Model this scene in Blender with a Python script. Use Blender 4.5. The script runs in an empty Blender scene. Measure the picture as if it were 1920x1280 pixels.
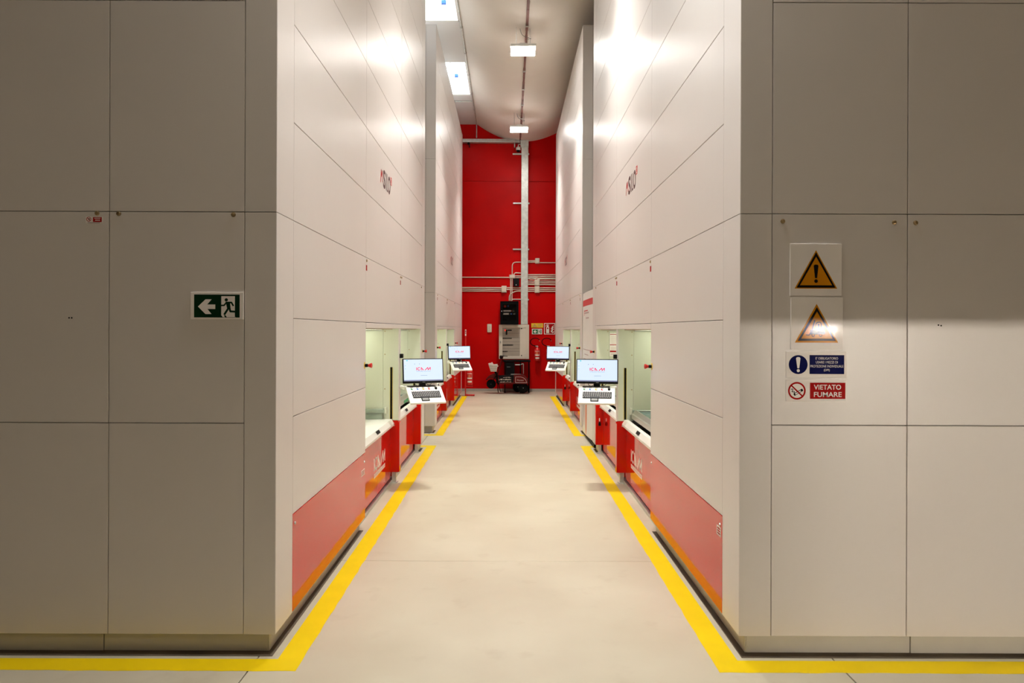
import bpy, bmesh, math, random
from mathutils import Vector, Matrix
random.seed(7)
R = math.radians
scene = bpy.context.scene
COL = scene.collection

# ------------------------------------------------------------------ camera, world, exposure
F_PX, VX, VY, CAMH = 1320.0, 954.0, 618.0, 1.60
cam_d = bpy.data.cameras.new('camera')
cam_d.sensor_width = 36.0
cam_d.lens = 36.0 * F_PX / 1920.0
cam_d.shift_x = (960.0 - VX) / 1920.0
cam_d.shift_y = (VY - 640.0) / 1920.0
cam_d.clip_start, cam_d.clip_end = 0.05, 200
cam = bpy.data.objects.new('camera', cam_d)
cam.location = (0, 0, CAMH)
cam.rotation_euler = (R(90), R(-0.20), 0)
COL.objects.link(cam)
scene.camera = cam

scene.view_settings.view_transform = 'Standard'
scene.view_settings.look = 'None'
scene.view_settings.gamma = 1.0
scene.view_settings.exposure = 0.0
scene.view_settings.use_curve_mapping = False
try:
    scene.cycles.use_denoising = True
    scene.cycles.max_bounces = 10
    scene.cycles.diffuse_bounces = 6
    scene.cycles.sample_clamp_indirect = 12
except Exception:
    pass

world = bpy.data.worlds.new('daylight'); scene.world = world
world.use_nodes = True
bg = world.node_tree.nodes['Background']
bg.inputs['Color'].default_value = (0.93, 0.97, 1.0, 1)
bg.inputs['Strength'].default_value = 8.0

LAMP_STRENGTH = 74.0
LAMP_WATTS, LAMP_SPREAD = 32, 92
LAMP_COLOR = (1.0, 0.975, 0.93, 1)

# ------------------------------------------------------------------ materials
MATS = {}
def mat(name, color, rough=0.5, metal=0.0, bump=None, var=None, coat=0.0, emit=None, alpha=None, spec=0.5, bdist=0.002):
    """bump=(scale xyz, strength) ; var=(scale, amount)"""
    m = bpy.data.materials.new(name); m.use_nodes = True
    nt = m.node_tree; b = nt.nodes['Principled BSDF']
    c = (color[0], color[1], color[2], 1)
    b.inputs['Base Color'].default_value = c
    b.inputs['Roughness'].default_value = rough
    b.inputs['Metallic'].default_value = metal
    b.inputs['Specular IOR Level'].default_value = spec
    b.inputs['Coat Weight'].default_value = coat
    b.inputs['Coat Roughness'].default_value = 0.08
    geo = None
    def pos():
        nonlocal geo
        if geo is None: geo = nt.nodes.new('ShaderNodeNewGeometry')
        return geo.outputs['Position']
    if var:
        n = nt.nodes.new('ShaderNodeTexNoise'); n.inputs['Scale'].default_value = var[0]
        n.inputs['Detail'].default_value = 5
        nt.links.new(pos(), n.inputs['Vector'])
        mp = nt.nodes.new('ShaderNodeMapRange')
        mp.inputs['From Min'].default_value = 0.3; mp.inputs['From Max'].default_value = 0.7
        mp.inputs['To Min'].default_value = 1 - var[1]; mp.inputs['To Max'].default_value = 1 + var[1]
        nt.links.new(n.outputs['Fac'], mp.inputs['Value'])
        mx = nt.nodes.new('ShaderNodeVectorMath'); mx.operation = 'SCALE'
        mx.inputs[0].default_value = color[:3]
        nt.links.new(mp.outputs['Result'], mx.inputs['Scale'])
        nt.links.new(mx.outputs['Vector'], b.inputs['Base Color'])
    if bump:
        vm = nt.nodes.new('ShaderNodeVectorMath'); vm.operation = 'MULTIPLY'
        vm.inputs[1].default_value = bump[0]
        nt.links.new(pos(), vm.inputs[0])
        n2 = nt.nodes.new('ShaderNodeTexNoise'); n2.inputs['Scale'].default_value = 1.0
        n2.inputs['Detail'].default_value = 3
        nt.links.new(vm.outputs['Vector'], n2.inputs['Vector'])
        bp = nt.nodes.new('ShaderNodeBump'); bp.inputs['Strength'].default_value = bump[1]
        bp.inputs['Distance'].default_value = bdist
        nt.links.new(n2.outputs['Fac'], bp.inputs['Height'])
        nt.links.new(bp.outputs['Normal'], b.inputs['Normal'])
    if emit:
        b.inputs['Emission Color'].default_value = (emit[0], emit[1], emit[2], 1)
        b.inputs['Emission Strength'].default_value = emit[3]
    MATS[name] = m
    return m

M = MATS
mat('panel_paint', (0.67, 0.625, 0.590), 0.34, bump=((28, 28, 0.5), 0.2), var=(0.9, 0.02), spec=.42)
mat('panel_edge', (0.60, 0.56, 0.485), 0.4)
mat('carcass_dark', (0.05, 0.042, 0.034), 0.7, var=(3, .1))
mat('red_gloss', (0.58, 0.005, 0.0015), 0.06, bump=((3, 3, 3), 0.02), var=(1.0, .03), spec=.40)
mat('niche_paint', (0.62, 0.64, 0.52), 0.38, var=(2, .03))
mat('sill_white', (0.74, 0.72, 0.66), 0.3, var=(4, .03))
mat('white_paint', (0.78, 0.76, 0.71), 0.35, var=(5, .02))
mat('plinth_paint', (0.50, 0.47, 0.41), 0.38, var=(4, .05))
mat('rail_green', (0.30, 0.35, 0.29), 0.45, var=(6, .06))
mat('shade_dark', (0.115, 0.088, 0.062), 0.7, var=(5, .2), spec=.2)
mat('steel', (0.55, 0.55, 0.52), 0.33, metal=0.9, bump=((30, 30, 30), .05))
mat('galvanised', (0.62, 0.64, 0.60), 0.42, metal=0.6, var=(14, .14))
mat('slat_teal', (0.14, 0.19, 0.18), 0.4, metal=.4, var=(8, .05))
mat('brass', (0.42, 0.31, 0.17), 0.28, metal=1.0, var=(60, .1))
mat('black_plastic', (0.005, 0.005, 0.0055), 0.45, var=(20, .1), spec=.12)
mat('grey_plastic', (0.22, 0.22, 0.21), 0.45, var=(20, .05))
mat('key_plastic', (0.03, 0.028, 0.03), 0.5, var=(30, .1))
mat('yellow_plastic', (0.75, 0.50, 0.02), 0.4, var=(20, .05))
mat('red_plastic', (0.62, 0.015, 0.012), 0.35, var=(20, .05))
mat('green_print', (0.02, 0.30, 0.10), 0.5, var=(20, .05))
mat('blue_print', (0.03, 0.16, 0.62), 0.5, var=(20, .05))
mat('sign_white', (0.86, 0.81, 0.77), 0.075, var=(8, .02), spec=.018)
mat('sign_black', (0.010, 0.009, 0.008), 0.075, var=(8, .05), spec=.016)
mat('sign_amber', (0.60, 0.225, 0.006), 0.075, var=(8, .03), spec=.018)
mat('sign_blue', (0.004, 0.006, 0.062), 0.075, var=(8, .05), spec=.018)
mat('sign_red', (0.36, 0.008, 0.008), 0.075, var=(8, .05), spec=.018)
mat('sign_green', (0.006, 0.028, 0.012), 0.075, var=(8, .05), spec=.03)
mat('sign_green_bright', (0.01, 0.15, 0.05), 0.3, var=(8, .05))
mat('logo_dark', (0.06, 0.012, 0.012), 0.4, var=(8, .05))
mat('logo_red', (0.58, 0.015, 0.02), 0.4, var=(8, .05))
mat('logo_white', (0.80, 0.76, 0.68), 0.4, var=(8, .03))
mat('print_grey', (0.50, 0.37, 0.35), 0.5, var=(8, .05))
mat('print_brown', (0.30, 0.16, 0.15), 0.5, var=(8, .05))
mat('print_orange', (0.72, 0.20, 0.08), 0.5, var=(3, .15))
mat('pvc_cream', (0.66, 0.58, 0.46), 0.4, var=(10, .03))
mat('cabinet_beige', (0.58, 0.53, 0.44), 0.4, var=(6, .03))
mat('cabinet_grey', (0.33, 0.29, 0.24), 0.25, var=(6, .05))
mat('black_metal', (0.003, 0.0028, 0.0028), 0.45, var=(10, .1), spec=.06)
mat('dark_red_paint', (0.10, 0.004, 0.004), 0.35, var=(6, .1), spec=.2)
mat('rubber', (0.003, 0.003, 0.003), 0.8, var=(20, .1), spec=.08)
mat('paper', (0.72, 0.64, 0.58), 0.8, bump=((30, 30, 30), .5), var=(6, .06))
mat('cable_brown', (0.20, 0.085, 0.065), 0.6, var=(6, .25))
mat('tape_yellow', (0.74, 0.515, 0.002), 0.5, var=(5, .04), spec=.15)
mat('joint_dark', (0.16, 0.12, 0.085), 0.9, var=(6, .2))
mat('ceiling_paint', (0.80, 0.745, 0.675), 0.6, bump=((3, .6, 3), .15), var=(.7, .05), bdist=.01)
mat('slab_paint', (0.66, 0.65, 0.63), 0.7, bump=((5, .5, 5), .15), var=(.9, .04), bdist=.01)
mat('hall_wall', (0.42, 0.38, 0.32), 0.7, var=(.6, .08))
mat('dado_concrete', (0.42, 0.385, 0.33), 0.8, var=(2.5, .14))
mat('screen_glow', (0.05, 0.05, 0.05), 0.25, emit=(0.72, 0.85, 1.0, 1.0))
mat('screen_bar', (0.05, 0.05, 0.05), 0.25, emit=(0.22, 0.24, 0.40, 1.0))
mat('screen_logo', (0.05, 0.0, 0.0), 0.25, emit=(0.95, 0.02, 0.13, 1.0))
mat('screen_text', (0.05, 0.05, 0.05), 0.25, emit=(0.22, 0.36, 0.55, 1.0))
mat('screen_cyan', (0.05, 0.05, 0.05), 0.25, emit=(0.05, 0.65, 0.75, 1.0))
mat('led_red', (0.6, 0.0, 0.0), 0.25, emit=(1.0, 0.03, 0.02, 1.5))
mat('lamp_diffuser', (0.9, 0.9, 0.85), 0.4, emit=(LAMP_COLOR[0], LAMP_COLOR[1], LAMP_COLOR[2], LAMP_STRENGTH))
mat('added_tube', (0.9, 0.9, 0.85), 0.4, emit=(1.0, 0.90, 0.78, 8200.0))
mat('hall_lamp', (0.9, 0.9, 0.85), 0.4, emit=(1.0, 0.87, 0.70, 125.0))
mat('bay_led', (0.9, 0.9, 0.85), 0.4, emit=(0.97, 1.0, 0.84, 20.0))

# floor: beige trowelled concrete
def floor_mat():
    m = mat('floor_concrete', (0.56, 0.475, 0.375), 0.42, bump=((9, 9, 9), .06))
    nt = m.node_tree; b = nt.nodes['Principled BSDF']
    g = nt.nodes.new('ShaderNodeNewGeometry')
    def noise(s, d):
        n = nt.nodes.new('ShaderNodeTexNoise'); n.inputs['Scale'].default_value = s; n.inputs['Detail'].default_value = d
        nt.links.new(g.outputs['Position'], n.inputs['Vector']); return n.outputs['Fac']
    r1 = nt.nodes.new('ShaderNodeValToRGB')
    r1.color_ramp.elements[0].position = .32; r1.color_ramp.elements[0].color = (0.46, 0.40, 0.295, 1)
    r1.color_ramp.elements[1].position = .68; r1.color_ramp.elements[1].color = (0.53, 0.48, 0.365, 1)
    nt.links.new(noise(1.3, 8), r1.inputs['Fac'])
    r2 = nt.nodes.new('ShaderNodeValToRGB')
    r2.color_ramp.elements[0].position = .60; r2.color_ramp.elements[0].color = (1, 1, 1, 1)
    r2.color_ramp.elements[1].position = .76; r2.color_ramp.elements[1].color = (.90, .87, .85, 1)
    nt.links.new(noise(4.5, 9), r2.inputs['Fac'])
    mx = nt.nodes.new('ShaderNodeMix'); mx.data_type = 'RGBA'; mx.blend_type = 'MULTIPLY'
    mx.inputs['Factor'].default_value = 1.0
    nt.links.new(r1.outputs['Color'], mx.inputs[6]); nt.links.new(r2.outputs['Color'], mx.inputs[7])
    nt.links.new(mx.outputs[2], b.inputs['Base Color'])
floor_mat()

# red rolled wall paint with patchy sheen
def wall_red():
    m = mat('wall_red_paint', (0.55, 0.0008, 0.0007), 0.36, bump=((7, 7, 7), .35), var=(1.1, .10), bdist=.004, spec=.09)
    nt = m.node_tree; b = nt.nodes['Principled BSDF']
    g = nt.nodes.new('ShaderNodeNewGeometry'); n = nt.nodes.new('ShaderNodeTexNoise')
    n.inputs['Scale'].default_value = 5; n.inputs['Detail'].default_value = 6
    nt.links.new(g.outputs['Position'], n.inputs['Vector'])
    mp = nt.nodes.new('ShaderNodeMapRange'); mp.inputs['To Min'].default_value = .26; mp.inputs['To Max'].default_value = .55
    nt.links.new(n.outputs['Fac'], mp.inputs['Value']); nt.links.new(mp.outputs['Result'], b.inputs['Roughness'])
wall_red()

# skylight glazing: clear polycarbonate sheet
def glaze():
    m = bpy.data.materials.new('glazing'); m.use_nodes = True; nt = m.node_tree
    for n in list(nt.nodes):
        if n.type != 'OUTPUT_MATERIAL': nt.nodes.remove(n)
    out = [n for n in nt.nodes if n.type == 'OUTPUT_MATERIAL'][0]
    t = nt.nodes.new('ShaderNodeBsdfTransparent'); t.inputs['Color'].default_value = (.92, .94, .95, 1)
    gl = nt.nodes.new('ShaderNodeBsdfGlossy'); gl.inputs['Roughness'].default_value = .1
    mx = nt.nodes.new('ShaderNodeMixShader'); mx.inputs['Fac'].default_value = .02
    nt.links.new(t.outputs[0], mx.inputs[1]); nt.links.new(gl.outputs[0], mx.inputs[2])
    nt.links.new(mx.outputs[0], out.inputs['Surface']); MATS['glazing'] = m
    m2 = m.copy(); m2.name = 'smoked_glass'; MATS['smoked_glass'] = m2
    for n in m2.node_tree.nodes:
        if n.type == 'BSDF_TRANSPARENT': n.inputs['Color'].default_value = (.72, .70, .68, 1)
    m3 = m.copy(); m3.name = 'clear_door'; MATS['clear_door'] = m3
    for n in m3.node_tree.nodes:
        if n.type == 'BSDF_TRANSPARENT': n.inputs['Color'].default_value = (.80, .78, .75, 1)
glaze()

# ------------------------------------------------------------------ geometry helpers
def P(px, py, Y):
    """point of the plane at depth Y that the photograph shows at px, py"""
    return ((px - VX) * Y / F_PX, Y, CAMH - (py - VY) * Y / F_PX)

def box(bm, x0, x1, y0, y1, z0, z1, bev=0.0, seg=1):
    if x0 > x1: x0, x1 = x1, x0
    if y0 > y1: y0, y1 = y1, y0
    if z0 > z1: z0, z1 = z1, z0
    vs = [bm.verts.new(p) for p in ((x0,y0,z0),(x1,y0,z0),(x1,y1,z0),(x0,y1,z0),(x0,y0,z1),(x1,y0,z1),(x1,y1,z1),(x0,y1,z1))]
    fs = [bm.faces.new([vs[i] for i in f]) for f in ((3,2,1,0),(4,5,6,7),(0,1,5,4),(1,2,6,5),(2,3,7,6),(3,0,4,7))]
    if bev > 0:
        es = list({e for f in fs for e in f.edges})
        bmesh.ops.bevel(bm, geom=es, offset=bev, segments=seg, affect='EDGES', profile=0.5)

def cyl(bm, p0, p1, r0, r1=None, n=16, caps=True):
    r1 = r0 if r1 is None else r1
    p0, p1 = Vector(p0), Vector(p1)
    d = (p1 - p0).normalized()
    a = d.orthogonal().normalized(); b = d.cross(a)
    A = [bm.verts.new(p0 + (a*math.cos(2*math.pi*i/n) + b*math.sin(2*math.pi*i/n))*r0) for i in range(n)]
    B = [bm.verts.new(p1 + (a*math.cos(2*math.pi*i/n) + b*math.sin(2*math.pi*i/n))*r1) for i in range(n)]
    for i in range(n): bm.faces.new((A[i], A[(i+1)%n], B[(i+1)%n], B[i]))
    if caps: bm.faces.new(A[::-1]); bm.faces.new(B)

def lathe(bm, prof, centre, axis='Z', n=20):
    """prof: (radius, along)"""
    c = Vector(centre); rings = []
    for r, h in prof:
        ring = []
        for i in range(n):
            t = 2*math.pi*i/n; a, b = r*math.cos(t), r*math.sin(t)
            v = {'Z': Vector((a, b, h)), 'X': Vector((h, a, b)), 'Y': Vector((a, h, b))}[axis]
            ring.append(bm.verts.new(c + v))
        rings.append(ring)
    for k in range(len(rings)-1):
        for i in range(n):
            bm.faces.new((rings[k][i], rings[k][(i+1)%n], rings[k+1][(i+1)%n], rings[k+1][i]))
    bm.faces.new(rings[0][::-1]); bm.faces.new(rings[-1])

def fillet(pts, rad, seg=5):
    pts = [Vector(p) for p in pts]; out = [pts[0]]
    for i in range(1, len(pts)-1):
        a, b, c = pts[i-1], pts[i], pts[i+1]
        r = min(rad, (a-b).length*.49, (c-b).length*.49)
        p, q = b + (a-b).normalized()*r, b + (c-b).normalized()*r
        for k in range(seg+1):
            t = k/seg; out.append(p*(1-t)**2 + b*2*t*(1-t) + q*t*t)
    out.append(pts[-1]); return out

def tube(bm, pts, r, n=8):
    pts = [Vector(p) for p in pts]; rings = []; prev = None
    for i, p in enumerate(pts):
        d = (pts[min(i+1, len(pts)-1)] - pts[max(i-1, 0)]).normalized()
        if prev is None: a = d.orthogonal().normalized()
        else: a = (prev - d*prev.dot(d)).normalized()
        prev = a; b = d.cross(a)
        rings.append([bm.verts.new(p + (a*math.cos(2*math.pi*k/n) + b*math.sin(2*math.pi*k/n))*r) for k in range(n)])
    for i in range(len(rings)-1):
        for k in range(n):
            bm.faces.new((rings[i][k], rings[i][(k+1)%n], rings[i+1][(k+1)%n], rings[i+1][k]))
    bm.faces.new(rings[0][::-1]); bm.faces.new(rings[-1])

def prism(bm, poly, fn0, fn1):
    """extrude a 2-D polygon between two maps (a,b)->xyz"""
    A = [bm.verts.new(fn0(*p)) for p in poly]; B = [bm.verts.new(fn1(*p)) for p in poly]
    n = len(poly)
    bm.faces.new(A[::-1]); bm.faces.new(B)
    for i in range(n): bm.faces.new((A[i], A[(i+1)%n], B[(i+1)%n], B[i]))

def finish(bm, smooth=False):
    bmesh.ops.recalc_face_normals(bm, faces=bm.faces[:])
    if smooth:
        for f in bm.faces: f.smooth = True

def new_obj(name, bm, m, parent=None, off=None, smooth=False):
    finish(bm, smooth)
    me = bpy.data.meshes.new(name)
    if off is not None: bmesh.ops.translate(bm, verts=bm.verts[:], vec=-Vector(off))
    bm.to_mesh(me); bm.free()
    if smooth:
        try: me.set_sharp_from_angle(angle=R(40))
        except Exception: pass
    me.materials.append(MATS[m])
    o = bpy.data.objects.new(name, me); COL.objects.link(o)
    if parent: o.parent = parent
    return o

def tag(o, label, cat=None, group=None, kind=None):
    if label: o['label'] = label
    if cat: o['category'] = cat
    if group: o['group'] = group
    if kind: o['kind'] = kind
    return o

class Thing:
    def __init__(s, name, label, cat, loc=(0,0,0), group=None, rz=0.0, kind=None):
        s.o = bpy.data.objects.new(name, None); COL.objects.link(s.o)
        s.o.location = loc; s.o.rotation_euler = (0, 0, rz); s.off = Vector(loc) if rz == 0 else Vector((0,0,0))
        s.o.empty_display_size = .05
        tag(s.o, label, cat, group, kind)
    def part(s, name, build, m, parent=None, smooth=False, label=None):
        bm = bmesh.new(); build(bm)
        o = new_obj(name, bm, m, parent or s.o, s.off, smooth)
        if label: o['label'] = label
        return o
    def inst(s, src, loc, parent=None):
        o = src.copy(); COL.objects.link(o); o.parent = parent or s.o; o.location = Vector(loc) - s.off
        return o

def structure(name, build, m, parent=None, smooth=False, label=None):
    bm = bmesh.new(); build(bm)
    o = new_obj(name, bm, m, parent, None, smooth)
    if parent is None:
        o['kind'] = 'structure'
        if label: o['label'] = label
    return o

# flat print: polygons (a, b) in any frame
def rect2(x0, y0, x1, y1): return [[(x0,y0),(x1,y0),(x1,y1),(x0,y1)]]
def circ2(cx, cy, r, n=28, ry=None):
    ry = r if ry is None else ry
    return [[(cx + r*math.cos(2*math.pi*i/n), cy + ry*math.sin(2*math.pi*i/n)) for i in range(n)]]
def ring2(cx, cy, r0, r1, n=32):
    out = []
    for i in range(n):
        a, b = 2*math.pi*i/n, 2*math.pi*(i+1)/n
        out.append([(cx+r0*math.cos(a), cy+r0*math.sin(a)), (cx+r1*math.cos(a), cy+r1*math.sin(a)),
                    (cx+r1*math.cos(b), cy+r1*math.sin(b)), (cx+r0*math.cos(b), cy+r0*math.sin(b))])
    return out
def stroke2(pts, w, closed=False, cap=0.0):
    out = []; pts = list(pts)
    if closed: pts = pts + [pts[0]]
    for (x0,y0),(x1,y1) in zip(pts, pts[1:]):
        d = math.hypot(x1-x0, y1-y0) or 1e-9
        ex, ey = (x1-x0)/d*cap, (y1-y0)/d*cap
        nx, ny = -(y1-y0)/d*w/2, (x1-x0)/d*w/2
        out.append([(x0+nx-ex,y0+ny-ey),(x1+nx+ex,y1+ny+ey),(x1-nx+ex,y1-ny+ey),(x0-nx-ex,y0-ny-ey)])
    return out
_TXT = {}
def text2(s, cx, cy, w=None, h=None, flip=False, bold=0.0):
    """lettering as polygons centred on cx, cy; scaled to width w and / or height h"""
    key = (s, bold)
    if key not in _TXT:
        cu = bpy.data.curves.new('lettering', 'FONT'); cu.body = s; cu.offset = bold; cu.resolution_u = 3
        ob = bpy.data.objects.new('lettering', cu)
        me = bpy.data.meshes.new_from_object(ob)
        polys = [[(me.vertices[i].co.x, me.vertices[i].co.y) for i in p.vertices] for p in me.polygons]
        bpy.data.objects.remove(ob); bpy.data.meshes.remove(me); bpy.data.curves.remove(cu)
        _TXT[key] = polys
    polys = _TXT[key]
    xs = [p[0] for q in polys for p in q]; ys = [p[1] for q in polys for p in q]
    x0, x1, y0, y1 = min(xs), max(xs), min(ys), max(ys)
    sx = w/(x1-x0) if w else None; sy = h/(y1-y0) if h else None
    sx = sx or sy; sy = sy or sx
    k = -1 if flip else 1
    return [[(cx + (x-(x0+x1)/2)*sx, cy + k*(y-(y0+y1)/2)*sy) for x, y in q] for q in polys]
def logo2(x0, y0, h, w, k=1):
    """the maker's four letters: bar, open round letter, wedge letter, slanted zigzag. k=-1 when b grows downwards"""
    s = w/5.5
    def q(pts): return [(x0 + a*s, y0 + k*b*h) for a, b in pts]
    out = []
    out += stroke2(q([(.14,0),(.14,1)]), .26*s)
    arc = [(1.05 + .50*math.cos(t), .5 + .44*math.sin(t)) for t in [R(50 + 260*i/12) for i in range(13)]]
    out += stroke2(q(arc), .24*s, cap=.03*s)
    out += [q([(1.78,0),(1.78,1),(2.02,1),(2.95,0),(2.55,0),(2.02,.60),(2.02,0)])]
    out += [q([(2.08,0),(2.08,.26),(2.40,0)])]
    out += stroke2(q([(3.35,0),(4.42,.96)]), .28*s) + stroke2(q([(4.42,1),(4.50,.02)]), .24*s)
    out += stroke2(q([(4.50,.04),(5.36,.96)]), .28*s) + stroke2(q([(5.38,0),(5.38,1)]), .24*s)
    return out
def flat(bm, polys, fn):
    for q in polys:
        try: bm.faces.new([bm.verts.new(fn(a, b)) for a, b in q])
        except Exception: pass

# ------------------------------------------------------------------ layout numbers
XL, XR = 1.139, 1.132                     # aisle faces of the left and right towers
Z0, ZP = 0.102, 0.5177                    # underside of panels, half panel pitch
ZTOP = Z0 + 12*ZP
WALLY = 18.3
CEIL = 6.93
BELX, BELZ, BELK, BELW = 0.36, 6.49, 0.305, 1.20
HX, HY0 = 9.5, -5.0                       # half width of hall, front wall
def belly(x): return BELZ + BELK*(x - BELX)**2

# ------------------------------------------------------------------ floor
fl = structure('floor', lambda bm: box(bm, -HX, HX, -14, WALLY + .3, -.12, -.012), 'joint_dark', label='beige trowelled concrete floor cast in slabs with fine joints')
xs = [-HX, -6.8, -4.0, -1.216, 1.586, 4.4, 7.2, HX]
ys = [-14, -10.05, -7.56, -5.07, -2.58, -0.09, 2.38, 4.87, 7.36, 9.85, 12.34, 14.83, 17.32, WALLY + .3]
for i in range(len(xs)-1):
    for j in range(len(ys)-1):
        structure('slab', lambda bm: box(bm, xs[i]+.003, xs[i+1]-.003, ys[j]+.0025, ys[j+1]-.0025, -.012, 0, .0015), 'floor_concrete', fl)

# ------------------------------------------------------------------ walls
ZJ = P(0, 340, WALLY)[2]
wb = structure('wall_back', lambda bm: box(bm, -HX, HX, WALLY + .03, WALLY + .3, 0, 7.6), 'dark_red_paint', label='glossy red painted end wall of concrete panels')
for (a, b) in ((-HX, -2.4), (-2.4, 2.6), (2.6, HX)):
    structure('panel', lambda bm: box(bm, a + .004, b - .004, WALLY, WALLY + .04, .07, ZJ - .003, .002), 'wall_red_paint', wb)
    structure('panel', lambda bm: box(bm, a + .004, b - .004, WALLY, WALLY + .04, ZJ + .003, 7.5, .002), 'wall_red_paint', wb)
structure('baseboard_back', lambda bm: box(bm, -HX, HX, WALLY - .004, WALLY + .035, 0, .068, .002), 'dado_concrete', label='bare grey concrete strip under the red end wall')
structure('wall_left', lambda bm: box(bm, -HX - .2, -HX, -14, WALLY + .3, 0, 7.6), 'hall_wall')
structure('wall_right', lambda bm: box(bm, HX, HX + .2, -14, WALLY + .3, 0, 7.6), 'hall_wall')
DX0, DX1, DH = 5.08, 8.4, 1.652  # unseen opening, added so its edges shape the lamp light on the right tower
def wall_front(bm):
    box(bm, -HX, DX0, HY0 - .2, HY0, 0, 7.6); box(bm, DX1, HX, HY0 - .2, HY0, 0, 7.6)
    box(bm, DX0, DX1, HY0 - .2, HY0, DH, 7.6)
structure('wall_front', wall_front, 'hall_wall')
structure('wall_rear', lambda bm: box(bm, -HX, HX, -14.2, -14, 0, 7.6), 'hall_wall')

# ------------------------------------------------------------------ ceiling: flat slabs, sagging wing beams, skylights
SKY = [(2.5, 4.5), (6.35, 8.35), (10.2, 12.2), (14.05, 16.03)]
SX0, SX1 = -2.35, -0.868
def ceiling(bm):
    box(bm, -HX, SX0, -14, WALLY, CEIL, CEIL + .3)
    box(bm, BELX + BELW - .01, HX, -14, WALLY, CEIL, CEIL + .3)
    box(bm, SX1, BELX - BELW + .02, -14, WALLY, CEIL, CEIL + .3)
    y = -14
    for a, b in SKY:
        box(bm, SX0, SX1, y, a, CEIL, CEIL + .3); y = b
    box(bm, SX0, SX1, y, WALLY, CEIL, CEIL + .3)
structure('ceiling', ceiling, 'slab_paint', label='pale flat roof slab strip between the wing beams')
def wing(bm):
    n = 28; top = CEIL + .3
    pr = [(BELX - BELW + 2*BELW*i/n, belly(BELX - BELW + 2*BELW*i/n)) for i in range(n+1)]
    pr += [(BELX + BELW, top), (BELX - BELW, top)]
    prism(bm, pr, lambda a, b: (a, -14, b), lambda a, b: (a, WALLY, b))
structure('trim_1', wing, 'ceiling_paint', smooth=True, label='long precast roof beam with a rounded sagging underside')
for k, (a, b) in enumerate(SKY):
    def kerb(bm):
        zt = CEIL + .42
        box(bm, SX0, SX0 + .03, a, b, CEIL + .01, zt); box(bm, SX1 - .03, SX1, a, b, CEIL + .01, zt)
        box(bm, SX0, SX1, a, a + .03, CEIL + .01, zt); box(bm, SX0, SX1, b - .03, b, CEIL + .01, zt)
    w = structure('window_%d' % (k+1), kerb, 'white_paint', label='white kerbed skylight in the roof slab')
    structure('pane', lambda bm: box(bm, SX0 + .02, SX1 - .02, a + .02, b - .02, CEIL + .40, CEIL + .41), 'glazing', w)
    for t in (.34, .67):
        yy = a + (b-a)*t
        structure('glazing_bar', lambda bm: box(bm, SX0 + .03, SX1 - .03, yy - .012, yy + .012, CEIL + .36, CEIL + .40), 'white_paint', w)
    pl = bpy.data.lights.new('skylight_portal', 'AREA'); pl.shape = 'RECTANGLE'; pl.size = SX1 - SX0; pl.size_y = b - a
    pl.cycles.is_portal = True
    po = bpy.data.objects.new('skylight_portal', pl); COL.objects.link(po); po.location = ((SX0+SX1)/2, (a+b)/2, CEIL + .43)

# ------------------------------------------------------------------ storage towers
TW = 2.31                                 # tower width away from the aisle
_pm = {}
def panel_src(kind, L, h, m='panel_paint'):
    key = (kind, round(L, 3), round(h, 3), m)
    if key not in _pm:
        bm = bmesh.new(); g = .0017
        if kind == 'side': box(bm, -.010, .010, -L/2 + g, L/2 - g, -h/2 + g, h/2 - g, .0018)
        else: box(bm, -L/2 + g, L/2 - g, -.010, .010, -h/2 + g, h/2 - g, .0018)
        finish(bm); me = bpy.data.meshes.new('panel'); bm.to_mesh(me); bm.free(); me.materials.append(MATS[m])
        _pm[key] = me
    return _pm[key]

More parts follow.
